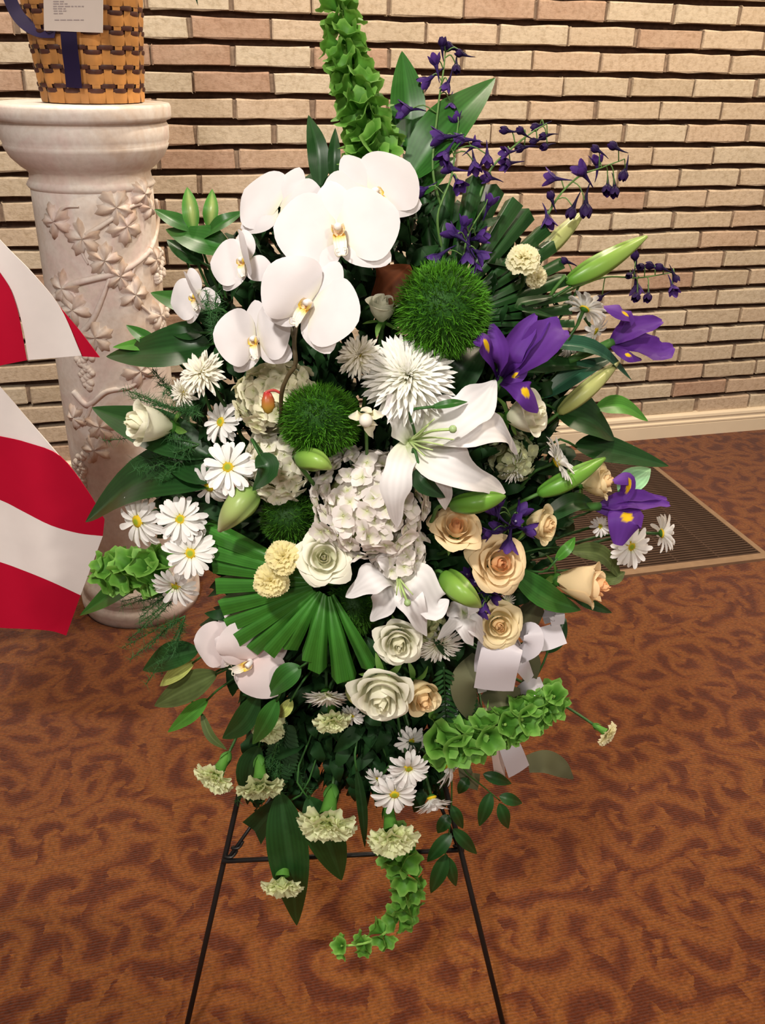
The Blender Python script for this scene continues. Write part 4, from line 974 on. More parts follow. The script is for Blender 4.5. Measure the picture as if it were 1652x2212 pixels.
sprig([(870, 1780), (845, 1830), (830, 1850)], [(860, 1815, 810, 1848, 15), (862, 1815, 848, 1880, 14), (868, 1805, 895, 1842, 14)], 'small ruscus sprig under the bottom carnation beside the crossbar', 'mid')

# palm fans --------------------------------------------------------------
def fan(hub, tips, label, hw0, kind, dh):
    Pw = A(hub[0], hub[1], hub[2]); o = thing('palm_fan', label, 'palm leaf', Pw, 'trimmed palm fans')
    for i, (x, y, d, hw) in enumerate(tips):
        a = (hub[0] + (x - hub[0]) * .14, hub[1] + (y - hub[1]) * .14, hub[2])
        mid = ((a[0] + x) / 2, (a[1] + y) / 2, (hub[2] + d) / 2 - .012)
        g, _ = pblade([a, mid, (x, y, d)], [hw * .18, hw * .72, hw * 1.12], unit(-F + .5 * U + R * (.25 if i % 2 else -.25)), nu=8, nv=4, fold=-.95, cosu=False, col=leaf_col(kind)); geo('leaf_segment', g, M_LEAF, o, Pw)
    e = FOAM + (Pw - FOAM) * .2; geo('stem', tube([Pw, (Pw + e) / 2, e], .003, 6, 6, (.04, .12, .02)), M_STEM, o, Pw)
fan((705, 1258, -.005), [(432, 1130, .02, 24), (447, 1172, .015, 22), (456, 1208, .01, 22), (464, 1250, .005, 23), (470, 1298, .0, 24), (482, 1338, -.0, 23), (500, 1372, -.01, 21), (532, 1397, -.01, 21), (568, 1403, -.02, 21), (612, 1403, -.02, 22), (652, 1427, -.03, 21), (690, 1457, -.03, 20), (728, 1478, -.03, 19), (766, 1473, -.02, 17), (800, 1450, -.01, 17)], 'pleated green palm fan with cut ends spreading below the yellow carnations', 20, 'palm', 0)
fan((945, 700, .055), [(915, 415, .06, 22), (968, 395, .05, 22), (1024, 376, .045, 22), (1072, 397, .04, 22), (1108, 425, .04, 20), (1142, 450, .04, 20), (1175, 483, .04, 18), (1196, 520, .04, 17), (1210, 556, .045, 17), (1222, 592, .045, 17), (1232, 625, .05, 15), (1236, 658, .05, 14), (1240, 690, .05, 12)], 'dark pleated palm fan with cut ends behind the pale carnation at upper right', 20, 'dark', 0)

# lily buds ------------------------------------------------------------
def bud(path, hw, label, kind='lime', dh=0.0, blunt=.5, cat='lily bud', name='lily_bud', st=True):
    Pw = [A(p[0], p[1], (p[2] if len(p) > 2 else 0) + dh) for p in path]; n_, nu = 24, 22; us = np.linspace(0, 1, nu + 1)
    c = cr(Pw, us); t = np.gradient(c, axis=0); t /= np.linalg.norm(t, axis=1)[:, None]; k = dep(Pw[0]) / FPX; V, C_ = [], []
    cols = {'lime': ((.10, .28, .03), (.26, .46, .07), (.36, .50, .12)), 'pale': ((.34, .40, .12), (.50, .52, .20), (.48, .50, .18)), 'green': ((.09, .27, .03), (.17, .38, .05), (.20, .42, .06)), 'tip': ((.12, .28, .04), (.36, .48, .14), (.62, .62, .30))}[kind]
    for i, u in enumerate(us):
        a = unit(np.cross(t[i], F)); b = np.cross(t[i], a)
        rad = hw * k * (math.sin(min(1, (u * .93 + .07)) ** (.62 if blunt < .5 else .9) * PI * .985) ** .72) if 0 < u < 1 else hw * k * .16
        for j in range(n_):
            q = 2 * PI * j / n_; g_ = abs(math.cos(1.5 * q + .4)); rr = rad * (1 - .16 * (1 - min(1, g_ * 2.4)) - .03 * math.cos(6 * q))
            V.append(c[i] + rr * (a * math.cos(q) + b * math.sin(q)) - Pw[0])
            cc = np.array(cols[0]) * (1 - u) ** 2 + np.array(cols[1]) * 2 * u * (1 - u) + np.array(cols[2]) * u * u
            C_.append(cc * (.55 if g_ < .3 else 1.0))
    f = grid_faces(nu, n_, 0, True) + [tuple(range(n_))[::-1], tuple(nu * n_ + j for j in range(n_))]
    o = put(name, build_mesh(name, V, f, M_WAX, np.array(C_))); o.location = Vector(Pw[0]); props(o, label, cat, 'lily buds')
    if st:
        e = stem_end(Pw[0], *path[0][:2]); q = Pw[0] - t[0] * .015
        geo('stem', tube([Pw[0] + t[0] * .004, q, (q + e) / 2, e], .0024, 6, 9, (.06, .16, .03)), M_STEM, o, Pw[0])
    return o
bud([(1222, 612, .03), (1300, 570, .0), (1396, 511, .0)], 25, 'long green lily bud pointing up right against the brick wall', 'lime')
bud([(1160, 1068, .01), (1230, 1035, -.01), (1306, 990, -.01)], 23, 'long green lily bud above the round peach rose at right', 'green')
bud([(972, 1092, -.03), (1030, 1085, -.055), (1090, 1072, -.05)], 25, 'green lily bud directly below the large white lily', 'green')
bud([(543, 1062, -.01), (510, 1100, -.04), (474, 1146, -.04)], 34, 'fat lime lily bud below the upper daisy, pointing down left', 'tip', blunt=.4)
bud([(962, 1246, .0), (1000, 1280, -.04), (1037, 1310, -.04)], 29, 'lime lily bud right of the lower lily, pointing down', 'lime', blunt=.4)
bud([(650, 990, -.03), (685, 995, -.05), (716, 1012, -.05)], 26, 'short lime bud tip between fuzzy ball and white hydrangea', 'lime', blunt=.4)
bud([(1160, 562, .06), (1210, 510, .05), (1262, 456, .05)], 19, 'pale yellow green bud leaning behind the palm fan', 'pale')
bud([(1204, 894, .02), (1270, 840, .0), (1336, 782, .01)], 20, 'pale yellow bud right of the white rose under the irises', 'pale')
bud([(755, 1480, .02), (760, 1500, .01), (772, 1525, .0)], 14, 'small pale green bud left of the drooping cream rose', 'pale')

# fringe balls -------------------------------------------------------------
fringe_ball(955, 670, 106, 'large fuzzy green ball beside the biggest orchid', dh=-.01, seed=1)
fringe_ball(690, 908, 88, 'fuzzy green ball next to the red orchid bud', dh=-.015, seed=2, ax=(1.05, .9, 1), tone=.9)
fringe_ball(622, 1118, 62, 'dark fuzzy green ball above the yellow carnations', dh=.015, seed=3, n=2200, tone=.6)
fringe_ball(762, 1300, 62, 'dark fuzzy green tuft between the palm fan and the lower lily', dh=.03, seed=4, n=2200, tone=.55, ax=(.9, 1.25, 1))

# hydrangeas ----------------------------------------------------------------
HT = (.86, .80, .765)
hydrangea(795, 1085, 122, (0, .1, 1), 'round blush white hydrangea head in the middle of the spray', HT, dh=.01, n=105, fr=.235, seed=1, ax=(1, .95, .75))
hydrangea(858, 1192, 56, (.2, -.2, 1), 'small blush hydrangea cluster above the lower lily', (.86, .81, .77), dh=-.0, n=34, fr=.42, seed=2)
hydrangea(598, 858, 88, (-.2, .2, 1), 'cream hydrangea head behind the red orchid bud', (.86, .83, .62), dh=.012, n=70, fr=.26, seed=3, ax=(1, .8, .7))
hydrangea(600, 1000, 76, (-.2, -.1, 1), 'cream white hydrangea head right of the upper daisy', (.86, .83, .70), dh=.02, n=64, fr=.30, seed=4, ax=(.9, 1.05, .7))
hydrangea(1105, 985, 50, (.3, .0, 1), 'shaded greenish hydrangea behind the right lily petal', (.40, .43, .26), dh=.04, n=34, fr=.33, seed=5)  # cream florets tinted dark to look shaded
hydrangea(925, 1345, 34, (.1, -.2, 1), 'shaded greenish floret cluster below the lower lily', (.42, .46, .24), dh=.02, n=22, fr=.42, seed=6)  # shade is put into the dark floret tint

# chrysanthemums ------------------------------------------------------------------
mum(880, 822, 104, (.0, .35, 1), 'large white spider chrysanthemum above the big lily', dh=-.01, spider=True, seed=1)
mum(778, 772, 54, (-.25, .35, 1), 'small cream chrysanthemum left of the spider bloom', dh=-.0, seed=2)
mum(438, 808, 54, (-.2, .3, 1), 'cream spider-like chrysanthemum in front of the big left leaf', dh=-.02, seed=3)
mum(398, 848, 36, (-.6, -.3, 1), 'half-hidden cream chrysanthemum lower left of its pair', dh=.0, seed=4)
mum(945, 1385, 58, (.1, -.75, .8), 'white chrysanthemum facing down under the lower lily', dh=.02, spider=True, seed=5, rings=[(34, 1.0, -.1), (32, .95, .1), (26, .85, .3), (18, .65, .6)])
mum(705, 1495, 52, (0, -.95, .35), 'white chrysanthemum seen side-on above the greenish carnation', dh=.01, spider=True, seed=6, rings=[(34, 1.0, .05), (32, .95, .25), (24, .85, .45)])
mum(1110, 1005, 40, (.5, -.3, .8), 'white chrysanthemum half hidden behind the right lily petal', dh=.03, spider=True, seed=7, rings=[(28, 1.0, 0), (24, .9, .3), (16, .7, .6)])
mum(1090, 1300, 30, (.7, -.1, .6), 'small white chrysanthemum behind the purple larkspur scrap', dh=.03, spider=True, seed=8, rings=[(26, 1.0, 0), (20, .85, .4)])

# daisies -------------------------------------------------------------------------
daisy(493, 1010, 63, (-.1, .15, 1), 'white daisy with green eye right of the cream rose, topmost facing front', dh=-.03)
daisy(452, 1052, 52, (-.35, -.65, .7), 'white daisy facing down behind the topmost front daisy', dh=.01, droop=.2)
daisy(298, 1126, 64, (-.55, -.25, .8), 'white daisy at far left beside the flag, left of the trio', dh=-.015, droop=.25)
daisy(390, 1122, 55, (0, .1, 1), 'white daisy with green eye, middle of the left trio', dh=-.02)
daisy(411, 1195, 58, (.1, -.05, 1), 'white daisy with orange green eye, lowest of the left trio', dh=-.025)
daisy(380, 1264, 54, (-.2, -.68, .72), 'white daisy drooping beneath the left trio', dh=-.005, droop=-.15)
daisy(478, 912, 50, (-.3, .1, .55), 'white daisy tilted sideways between cream rose and hydrangea', dh=.01, droop=.15)
daisy(1262, 668, 48, (.45, .75, -.25), 'greyish daisy seen from behind by the upper right iris', dh=.02, droop=-.1)
daisy(1285, 715, 40, (.6, -.5, .3), 'greyish daisy half hidden beside the upper right iris', dh=.03, droop=.1)
daisy(1228, 748, 30, (.3, -.6, .6), 'cream daisy scrap left of the upper right iris', dh=.03, n=12)
daisy(1200, 998, 58, (.75, .35, .35), 'white daisy side-on above the right lily bud', dh=.0, droop=-.2)
daisy(1362, 1180, 50, (.25, -.25, .85), 'white daisy with green eye over the floor grille', dh=.0)
daisy(1428, 1152, 44, (.95, .05, -.15), 'farthest right daisy seen edge-on over the floor grille', dh=.0, droop=-.15)
daisy(1296, 1137, 24, (.2, .1, 1), 'tiny white daisy partly hidden behind the lowest iris', dh=.03, n=13)
daisy(882, 1658, 50, (.1, -.45, .75), 'white daisy with open eye, uppermost of the bottom daisies', dh=-.01, droop=-.1)
daisy(852, 1714, 55, (.0, -.40, .8), 'white daisy just above the bottom carnation', dh=-.015, droop=.05)
daisy(932, 1722, 48, (.25, -.85, .35), 'white daisy facing down at right of the bottom daisies', dh=.0, droop=-.5)
daisy(968, 1650, 56, (.75, -.45, .25), 'white daisy seen side-on near the bells of ireland spike', dh=-.0, droop=-.25)
daisy(888, 1600, 36, (.1, -.3, .8), 'dim small daisy in shadow above the bottom daisies', dh=.03)
daisy(818, 1682, 34, (-.5, -.5, .6), 'small white daisy tucked left of the bottom daisies', dh=.02)
daisy(760, 1545, 28, (-.3, -.5, .8), 'small white daisy peeking from behind the drooping cream rose', dh=.03)

# roses --------------------------------------------------------------------------
rose(700, 1205, 58, (.05, .1, 1), 'open cream white rose beside the yellow carnations', 'white', dh=-.03, open_=1.1, seed=1)
rose(332, 918, 64, (-.78, .05, .62), 'cream white rose lying sideways at far left', 'white', dh=-.01, tall=1.7, nlay=6, seed=2, roll=.4)
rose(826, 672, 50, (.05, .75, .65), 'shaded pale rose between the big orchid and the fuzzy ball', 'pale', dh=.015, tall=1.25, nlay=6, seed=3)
rose(1128, 897, 66, (.75, .10, .65), 'white rose facing right under the large iris', 'white', dh=-.01, tall=1.4, nlay=6, seed=4)
rose(860, 1384, 50, (.02, -.3, .95), 'greenish white rose right of the palm fan tip', 'white', dh=-.02, tall=1.5, seed=5)
rose(826, 1492, 64, (-.02, -.50, .85), 'large cream white rose drooping lowest of the roses', 'white', dh=-.035, tall=1.7, seed=6)
rose(905, 1495, 56, (.35, -.45, .8), 'apricot rose tucked behind the drooping cream rose', 'cream', dh=.0, tall=1.5, nlay=6, seed=7)
rose(984, 1143, 54, (.05, .55, .83), 'deep peach cupped rose under the green lily bud', 'peach', dh=-.005, seed=8)
rose(1075, 1216, 62, (.25, .02, .97), 'open peach rose with orange heart below the purple larkspur', 'peach', dh=-.015, seed=9)
rose(1162, 1132, 58, (.75, -.1, .6), 'yellowish peach rose facing right above the largest peach rose', 'cream', dh=.01, tall=1.15, nlay=6, seed=10)
rose(1245, 1258, 66, (.90, -.1, .40), 'largest peach rose in profile against the carpet', 'peach', dh=.0, tall=1.75, nlay=6, seed=11)
rose(1282, 1042, 52, (.85, .1, .45), 'yellow peach rose in profile above the lowest iris', 'cream', dh=.02, tall=1.4, nlay=6, seed=12)
rose(1075, 1348, 52, (.1, -.15, 1), 'cream yellow rose above the satin bow', 'cream', dh=.0, seed=13)

# carnations ------------------------------------------------------------------------
carnation(612, 1203, 40, (0, .2, 1), 'yellow mini carnation touching the white rose', 'yellow', dh=-.04)
carnation(586, 1254, 41, (0, -.05, 1), 'yellow mini carnation lower of the pair on the palm fan', 'yellow', dh=-.045)
carnation(1130, 560, 40, (-.1, .4, .9), 'cream carnation on the dark palm fan', 'cream', dh=.0)
carnation(1158, 600, 27, (.35, -.5, .8), 'small cream carnation bloom lower of the pair on the dark palm fan', 'cream', dh=.005)
carnation(470, 1668, 50, (-.35, -.62, .65), 'lime white carnation hanging at far left', 'lime', dh=.0, flat=.45)
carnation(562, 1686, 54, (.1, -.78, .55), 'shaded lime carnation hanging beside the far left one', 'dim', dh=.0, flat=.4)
carnation(708, 1762, 68, (-.1, -.66, .62), 'largest hanging lime carnation with curled petals', 'lime', dh=-.01, flat=.35)
carnation(845, 1795, 60, (.1, -.62, .68), 'lime carnation at the bottom under the daisies', 'lime', dh=-.01, flat=.45)
carnation(610, 1892, 52, (0, -.80, .5), 'lowest lime carnation hanging in front of the long leaf', 'lime', dh=-.02, flat=.6)
carnation(1308, 1582, 30, (.75, -.45, .4), 'lone cream carnation reaching right over the carpet', 'cream', dh=.02, flat=.2)
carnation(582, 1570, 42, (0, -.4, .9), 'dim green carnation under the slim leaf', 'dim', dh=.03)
carnation(718, 1550, 42, (.1, -.7, .7), 'greenish carnation under the side-on chrysanthemum', 'lime', dh=.02, flat=.3)
carnation(1045, 1552, 26, (.1, -.5, .8), 'small cream carnation under the satin bow', 'cream', dh=.04)

# bells of ireland -------------------------------------------------------------------
bells([(800, 380, .04), (800, 300, .03), (768, 190, .03), (740, 90, .04), (735, -20, .05)], 12, 'tall bells of ireland spike rising at the top of the spray', 48, 30, 1, whorl=4, tilt=.6)
bells([(360, 1238, .02), (320, 1232, .0), (265, 1232, -.01), (240, 1228, -.01)], 5, 'short bells of ireland spike at far left under the daisies', 38, 33, 2, whorl=5)
bells([(930, 1600, .02), (1010, 1600, .0), (1100, 1560, -.01), (1160, 1535, -.01), (1198, 1506, -.01)], 10, 'bells of ireland spike pointing right under the satin bow', 41, 27, 3, whorl=5)
bells([(845, 1800, .03), (868, 1860, .01), (880, 1920, .0), (868, 1975, 0), (810, 2030, 0), (735, 2045, 0)], 9, 'bells of ireland spike curling lowest beneath the spray', 34, 18, 4, whorl=4)

# larkspur ------------------------------------------------------------------------------
delphinium([(960, 470, .05), (935, 370, .03), (945, 240, .03), (958, 150, .03), (962, 105, .03)], [(955, 102, .0, .9, 0, 18), (978, 104, -.8, .2, 0, 20), (942, 142, -.2, .8, 1), (928, 170, -.8, -.5, 1, 22), (985, 140, .0, -.8, 0, 18), (968, 178, -.4, -.8, 1, 17), (973, 224, 0, -1, 1, 20), (884, 236, -.9, -.25, 1, 24), (1000, 118, -.9, .2, 0, 16)], 'tallest purple larkspur stalk right of the upright leaf', 1)
delphinium([(960, 560, .05), (945, 470, .03), (975, 380, .02), (985, 300, .02), (990, 262, .02)], [(985, 268, -.3, .8, 1), (960, 296, -.9, .0, 1, 26), (1005, 302, -.8, 0, 1, 22), (965, 328, -.4, -.7, 1, 23), (1024, 350, .1, -1, 1, 22), (980, 365, -.8, .2, 1, 22), (988, 392, .3, -.9, 1, 22), (918, 408, -.9, -.4, 1, 18), (1052, 334, .0, -1, 1, 20), (1020, 318, .7, .6, 1, 17)], 'purple larkspur stalk in full bloom over the broad slanting leaf', 2)
delphinium([(1010, 500, .05), (1055, 375, .04), (1100, 325, .03), (1150, 285, .03), (1180, 268, .03)], [(1098, 283, -.95, .1, 0, 17), (1130, 288, -.6, .4, 0, 16), (1165, 272, -.8, -.2, 0, 17), (1182, 292, -.8, -.3, 0, 16), (1160, 303, -.8, -.2, 0, 15), (1132, 318, -.9, -.2, 0, 18), (1100, 328, -.9, -.2, 1, 17), (1182, 314, -.8, -.5, 0, 16), (1102, 352, -.9, -.3, 1, 20), (1062, 385, -.9, 0, 1, 18)], 'dark budded larkspur stalk against the bricks, left of the longest one', 3)
delphinium([(1150, 560, .06), (1190, 450, .04), (1245, 385, .03), (1300, 362, .03), (1345, 345, .03)], [(1293, 326, -.7, .5, 0, 16), (1332, 320, -.6, .5, 0, 18), (1290, 358, -.1, .8, 1, 20), (1262, 378, -.5, .4, 1, 24), (1200, 386, -.95, .2, 1, 22), (1350, 368, -.3, -.9, 0, 20), (1312, 402, -.2, -.95, 0, 22), (1327, 404, -.1, -.95, 0, 21), (1265, 440, .0, -.95, 0, 26), (1238, 448, -.3, -.8, 0, 22), (1182, 470, .1, -.9, 1, 22), (1192, 432, -.2, .6, 0, 17)], 'purple larkspur stalk reaching farthest right above the lily bud', 4)
delphinium([(1200, 640, .05), (1300, 600, .03), (1380, 600, .03), (1455, 588, .03)], [(1372, 562, -.2, .8, 0, 17), (1390, 576, -.8, -.2, 0, 16), (1412, 576, -.8, .2, 0, 17), (1432, 580, -.6, .2, 0, 16), (1456, 594, .4, -.8, 0, 15), (1452, 618, .1, -1, 1, 18), (1374, 614, .1, -.8, 1, 20), (1376, 636, -.4, -.8, 0, 18), (1400, 636, -.3, -.9, 0, 18), (1226, 566, -.9, .2, 0, 16), (1362, 592, -.6, -.6, 0, 14), (1300, 640, -.6, -.4, 0, 13)], 'withered dark larkspur stalk right of the long lily bud', 5)
delphinium([(1000, 640, .04), (1000, 580, .02), (1010, 510, .01), (1050, 440, .01)], [(1055, 445, .3, .8, 1, 22), (985, 508, -.6, .4, 1, 24), (1008, 520, -.2, .5, 1, 26), (1028, 515, .7, .1, 1, 24), (1032, 545, .7, -.5, 1, 22), (950, 552, -.6, -.5, 1, 24), (1020, 568, .4, -.9, 1, 22), (1010, 545, 0, -.3, 1, 22), (1000, 490, .3, .8, 1, 20)], 'purple larkspur cluster just above the large fuzzy ball', 6)
delphinium([(1060, 1180, .03), (1090, 1150, .0), (1105, 1120, -.01)], [(1074, 1112, -.5, .6, 1, 22), (1088, 1142, -.4, .0, 1, 24), (1120, 1112, .5, .5, 1, 24), (1132, 1142, .8, -.2, 1, 24), (1100, 1165, -.1, -.9, 1, 26), (1078, 1096, 0, .8, 1, 17), (1108, 1130, .2, .2, 1, 20), (1062, 1150, -.8, -.2, 1, 18)], 'purple larkspur cluster between the peach roses', 7)
delphinium([(1000, 1230, .04), (1030, 1270, .02), (1050, 1300, .01)], [(1030, 1262, -.3, .4, 1, 20), (1055, 1275, .8, .2, 1, 20), (1044, 1300, -.1, -.8, 1, 22), (1062, 1290, .7, -.4, 1, 16), (1040, 1318, .1, -1, 1, 17), (1015, 1245, -.6, .4, 1, 18)], 'dark purple larkspur scrap beside the drooping lime bud', 8)

# lilies ----------------------------------------------------------------------------------
LC = grad((0, (.42, .52, .16)), (.10, (.74, .75, .60)), (.3, (.82, .80, .80)), (1, (.83, .80, .81)))
def lily(base, teps, label, pist, stam, seed=0):
    Pw = A(*base); o = thing('lily', label, 'lily', Pw, 'white lilies')
    for k, (path, hw, rf) in enumerate(teps):
        g, _ = pblade([base] + path, (lambda hw: lambda u: hw * (.22 * (1 - u) + np.sin(np.clip(u, 0, 1) ** .8 * PI) ** .75) * (1 + .10 * np.sin(u * 17 + hw)))(hw), None, nu=26, nv=10, cup=.22, fold=-.12, ruf=.30, rf=rf, ph=k * 1.7, col=LC); geo('tepal', g, M_PVEIN, o, Pw)
    if pist:
        P3 = [A(*q) for q in [base] + pist]; geo('pistil', tube(P3, [.0022, .0014, .0016], 8, 12, (.42, .58, .20)), M_WAX, o, Pw); s = sph(.0042, 10, 6, (.36, .50, .22)); geo('stigma', (s[0] + P3[-1] - Pw, s[1], s[2], None), M_WAX, o)
    for q in stam:
        P3 = [A(*x) for x in [base] + q]; geo('filament', tube(P3, [.0014, .0007], 6, 10, (.50, .64, .26)), M_WAX, o, Pw)
    e = FOAM + (Pw - FOAM) * .2; geo('stem', tube([Pw, (Pw + e) / 2, e], .0035, 6, 6, (.06, .15, .03)), M_STEM, o, Pw)
lily((884, 952, -.015), [([(862, 905, -.03), (838, 846, -.035)], 27, 1.7), ([(905, 880, -.02), (930, 806, -.015)], 23, 1.5), ([(975, 905, -.05), (1030, 870, -.05), (1070, 820, -.02)], 46, 1.8), ([(1000, 930, -.06), (1080, 930, -.055), (1118, 982, -.03)], 34, 2.0), ([(960, 1000, -.06), (1030, 1030, -.06), (1092, 1064, -.03)], 42, 2.0), ([(862, 1010, -.05), (853, 1075, -.06), (858, 1140, -.045)], 30, 1.6), ([(930, 1005, -.045), (955, 1050, -.05), (962, 1102, -.04)], 25, 1.6)], 'large open white lily in the centre of the spray', [(930, 932, -.07), (978, 927, -.085)], [[(910, 930, -.05), (938, 905, -.07)], [(905, 940, -.05), (925, 918, -.07)], [(930, 945, -.06), (985, 950, -.07)], [(920, 955, -.06), (958, 962, -.07)], [(910, 965, -.05), (935, 972, -.06)], [(900, 970, -.05), (918, 985, -.06)]])
lily((856, 1240, -.005), [([(835, 1215, -.03), (815, 1205, -.03)], 22, 1.4), ([(805, 1250, -.035), (746, 1290, -.03)], 30, 1.8), ([(832, 1295, -.03), (800, 1342, -.02)], 28, 1.5), ([(905, 1255, -.03), (940, 1310, -.035), (970, 1296, -.035)], 34, 1.6), ([(890, 1305, -.04), (922, 1375, -.03)], 26, 1.5), ([(895, 1232, -.01), (930, 1250, -.0)], 30, 1.3)], 'white lily with curled tips below the hydrangea', [(868, 1270, -.05), (880, 1302, -.06)], [[(862, 1265, -.045), (868, 1290, -.055)], [(872, 1262, -.045), (892, 1285, -.055)], [(858, 1262, -.045), (856, 1286, -.05)]])
lily((1000, 1322, .01), [([(980, 1345, -.01), (944, 1382, -.01)], 14, 1.2), ([(1005, 1355, -.015), (1022, 1395, -.01)], 20, 1.2), ([(1025, 1350, -.01), (1056, 1398, .0)], 18, 1.2), ([(1010, 1310, .0), (1035, 1318, .0)], 20, 1.2), ([(985, 1318, .0), (965, 1330, .0)], 18, 1.2)], 'small blush white lily left of the cream yellow rose', [], [])

# irises -------------------------------------------------------------------------------------
IC = lambda k=1.0: grad((0, (.045 * k, .012 * k, .11 * k)), (.4, (.10 * k, .024 * k, .23 * k)), (1, (.14 * k, .045 * k, .33 * k)))
def iris_signal(u, v):
    c = IC()(u, v); m = (np.exp(-((u - .55) / .17) ** 2 - (v / .30) ** 2) > .45)[:, None]; return np.where(m, np.array([.82, .52, .01]), c)
def iris(base, stds, falls, label):
    Pw = A(*base); o = thing('iris', label, 'iris', Pw, 'purple irises')
    for path, hw in stds:
        g, _ = pblade([base] + path, (lambda hw: lambda u: hw * (.2 * (1 - u) + np.sin(np.clip(u, 0, 1) ** 1.15 * PI * .96) ** .8))(hw), unit(-F + .4 * U + R * (path[-1][0] % 3 - 1) * .5), nu=14, nv=8, cup=.5, ruf=.26, rf=2.7, ph=path[-1][0], col=IC()); geo('standard', g, M_PVEIN, o, Pw)
    for path, hw in falls:
        g, _ = pblade([base] + path, (lambda hw: lambda u: hw * (.3 * (1 - u) + np.sin(np.clip(u, 0, 1) ** 1.3 * PI * .93) ** .8))(hw), None, nu=26, nv=16, cup=-.25, ruf=.16, rf=2.2, ph=path[-1][1], col=iris_signal); geo('fall', g, M_PVEIN, o, Pw)
    e = FOAM + (Pw - FOAM) * .2; t0 = unit(Pw - A(*(stds[0][0][-1]))); q = Pw + t0 * .06
    geo('sheath', tube([Pw + t0 * -.004, q], [.006, .0045], 8, 5, (.05, .15, .03)), M_STEM, o, Pw); geo('stem', tube([q, (q + e) / 2, e], .003, 6, 7, (.05, .14, .03)), M_STEM, o, Pw)
iris((1078, 822, -.01), [([(1105, 755, -.03), (1157, 680, -.02)], 25), ([(1080, 770, -.04), (1062, 700, -.03)], 24), ([(1140, 775, -.04), (1195, 720, -.04), (1216, 712, -.035)], 36), ([(1120, 770, -.03), (1185, 695, -.03)], 22)], [([(1060, 770, -.04), (1045, 735, -.05), (1022, 738, -.04)], 18), ([(1120, 835, -.05), (1142, 855, -.06), (1163, 886, -.05)], 26), ([(1110, 812, -.035), (1138, 795, -.04)], 16)], 'large purple iris between the fuzzy ball and the white rose')
iris((1316, 742, .01), [([(1360, 712, -.01), (1430, 694, .0)], 22), ([(1375, 752, -.02), (1425, 762, -.02), (1454, 750, -.01)], 24), ([(1360, 735, 0), (1420, 730, 0)], 14)], [([(1356, 690, -.01), (1345, 675, -.02), (1304, 664, -.01)], 17), ([(1345, 762, -.02), (1362, 768, -.03), (1385, 775, -.02)], 13)], 'purple iris at upper right in front of the bricks')
iris((1288, 1094, .01), [([(1360, 1085, -.02), (1446, 1090, -.01)], 22), ([(1360, 1075, -.01), (1440, 1078, -.0)], 14)], [([(1345, 1075, -.01), (1358, 1035, -.02), (1325, 1040, -.02)], 15), ([(1355, 1105, -.03), (1350, 1125, -.045), (1335, 1178, -.04)], 34)], 'lowest purple iris pointing right over the floor grille')

# orchids ---------------------------------------------------------------------------------------
OB = A(640, 740, -.02)
osp = thing('orchid_spray', 'large arching spray of white moth orchids at upper left of the bouquet', 'orchid', OB)
geo('stem', tube([A(*q) for q in ((575, 930, .01), (604, 915, -.02), (608, 850, -.05), (622, 812, -.055), (638, 785, -.055), (636, 730, -.05), (655, 640, -.01), (700, 540, .0), (780, 450, .02))], [.0022, .0024, .0020], 8, 40, (.075, .055, .025)), M_STEM, osp, OB)
geo('stem', tube([A(*q) for q in ((636, 730, -.05), (600, 640, -.01), (540, 560, .0), (470, 600, .01))], [.0024, .0018], 8, 24, (.10, .09, .04)), M_STEM, osp, OB)
orchid(osp, 806, 424, 122, (.22, .15, 1), .58, -.02, base=OB)
orchid(osp, 603, 450, 112, (-.35, .2, .9), -.35, .0, base=OB, lip=False)
orchid(osp, 730, 503, 140, (.02, .18, 1), .14, -.065, base=OB, fold=.04)
orchid(osp, 528, 566, 84, (-.38, .10, .9), .15, -.04, base=OB, fold=(.1, 1.0))
orchid(osp, 424, 640, 72, (-.55, -.10, .8), .30, -.02, base=OB, fold=(.15, .9))
orchid(osp, 556, 735, 98, (-.42, .0, .9), .12, -.055, base=OB, fold=(.9, .2))
orchid(osp, 670, 660, 122, (-.25, .05, .95), -.58, -.085, base=OB, fold=(.65, .12))
Pb = A(578, 870, -.06); g = lathe([(0, -1), (.5, -.8), (.85, -.3), (.8, .3), (.45, .85), (0, 1)], 16, wob=lambda q, k: .08 * math.cos(3 * q))
cb = lerp((.42, .30, .04), (.40, .02, .025), np.clip(.5 + g[0][:, 2] * .6, 0, 1))
geo('bud', (g[0] * wpx(Pb, 1) * np.array([17, 17, 25]) @ np.array(facing((0, .98, .2)).to_3x3()).T + Pb - OB, g[1], cb, None), M_WAX, osp)
geo('bud_stalk', tube([A(*q) for q in ((608, 850, -.05), (590, 843, -.055), (572, 850, -.06), (572, 866, -.06))], .0016, 6, 12, (.35, .04, .03)), M_STEM, osp, OB)
OB2 = A(540, 1420, .0)
os2 = thing('orchid_spray', 'small spray of pink tinged moth orchids drooping under the palm fan', 'orchid', OB2)
geo('stem', tube([A(*q) for q in ((660, 1350, .03), (590, 1390, .02), (510, 1400, .015))], .0024, 7, 12, (.10, .09, .04)), M_STEM, os2, OB2)
orchid(os2, 496, 1398, 84, (-.3, -.2, .9), .05, .01, base=OB2, pink=True, fold=.1)
orchid(os2, 540, 1428, 98, (-.1, -.3, .9), -1.15, -.005, base=OB2, pink=True, fold=.1)
OB3 = A(790, 905, -.03)
os3 = thing('cymbidium_bloom', 'small cream orchid bloom right of the fuzzy ball', 'orchid', OB3)
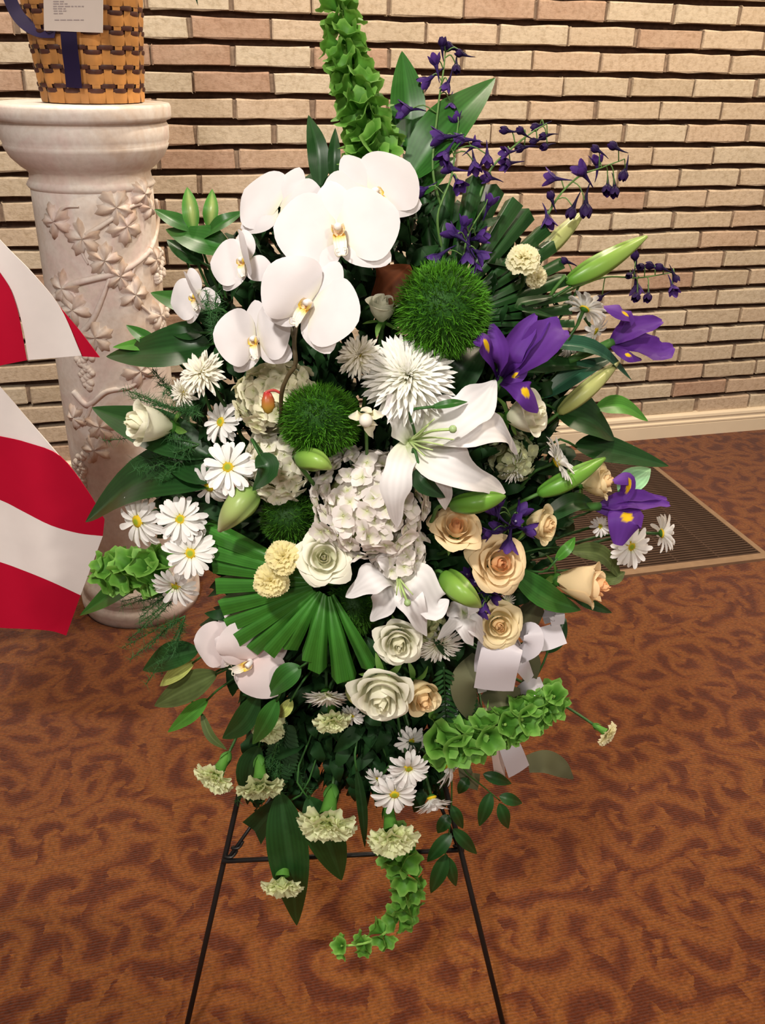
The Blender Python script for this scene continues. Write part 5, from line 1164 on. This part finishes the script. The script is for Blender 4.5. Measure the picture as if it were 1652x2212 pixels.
for k, (x, y) in enumerate(((752, 898), (830, 893), (792, 878), (806, 948), (775, 920), (815, 918))):
    g, _ = pblade([(790, 900, -.03), ((790 + x) / 2, (900 + y) / 2, -.045), (x, y, -.03)], w_leaf(13, .9), None, nu=8, nv=5, cup=.3, col=grad((0, (.80, .74, .42)), (1, (.83, .80, .72)))); geo('tepal', g, M_PETAL, os3, OB3)
s = sph(wpx(OB3, 15), 12, 8, (.84, .80, .70)); geo('lip', (s[0] + A(790, 908, -.05) - OB3, s[1], s[2], None), M_WAX, os3)
e = FOAM + (OB3 - FOAM) * .2; geo('stem', tube([OB3, (OB3 + e) / 2, e], .002, 6, 6, (.06, .15, .03)), M_STEM, os3, OB3)

# satin bow ----------------------------------------------------------------------------------------
BB = A(1120, 1370, .03); bow = thing('satin_bow', 'silvery white and olive satin ribbon bow tucked under the peach roses', 'bow', BB)
SW, SO = (.60, .56, .60), (.115, .115, .062)
def band(name, path, hw, col, **kw):
    g, _ = pblade(path, hw if hasattr(hw, '__len__') else [hw] * 4, None, nu=18, nv=4, cosu=False, cup=kw.pop('cup', -.08), col=grad((0, col), (1, col)), **kw)
    o = geo(name, g, M_SATIN if col != SO else M_CLOTH, bow, BB); sheet(o, .0007)
band('loop', [(1125, 1310, .05), (1150, 1320, .02), (1165, 1345, .03)], [20, 34, 28], SO)
band('loop', [(1110, 1370, .03), (1092, 1380, -.005), (1078, 1430, -.02), (1066, 1492, -.01)], [32, 42, 44, 44], SW)
band('loop', [(1042, 1385, .02), (1038, 1440, .01), (1042, 1496, .02)], [10, 14, 10], SW)
band('loop', [(1118, 1362, .02), (1148, 1362, -.01), (1150, 1395, -.02), (1118, 1420, .0)], [14, 20, 22, 16], SW)
band('loop', [(1132, 1358, .03), (1165, 1380, .01), (1216, 1366, .0)], [20, 26, 25], SW)
band('loop', [(1172, 1335, .04), (1200, 1325, .02), (1205, 1350, .01)], [14, 18, 14], SW)
band('loop', [(1112, 1420, .01), (1130, 1440, -.005), (1146, 1468, .0)], [18, 18, 12], SW)
band('tail', [(1125, 1508, .03), (1145, 1495, .01), (1176, 1486, .01)], [24, 27, 26], SW)
band('tail', [(1100, 1520, .03), (1115, 1530, .015), (1128, 1540, .02)], [16, 18, 16], SW)
band('loop', [(1035, 1420, .03), (1004, 1465, .01), (1008, 1510, .01), (1032, 1550, .03)], [18, 28, 28, 20], SO)
band('loop', [(1045, 1520, .03), (1080, 1500, .015), (1125, 1505, .02)], [18, 26, 18], SO)
band('loop', [(1130, 1400, .04), (1150, 1430, .03), (1140, 1480, .03)], [14, 18, 14], SO)
band('tail', [(1095, 1600, .03), (1108, 1630, .02), (1122, 1668, .02)], [22, 25, 27], SW)
band('tail', [(1070, 1612, .03), (1076, 1640, .03), (1080, 1682, .03)], [12, 13, 12], (.62, .50, .46))
band('tail', [(1140, 1650, .03), (1180, 1645, .02), (1215, 1660, .02), (1238, 1682, .03)], [18, 24, 20, 3], SO)
band('tail', [(1035, 1690, .04), (1010, 1680, .03), (1000, 1640, .04)], [18, 16, 12], SO)
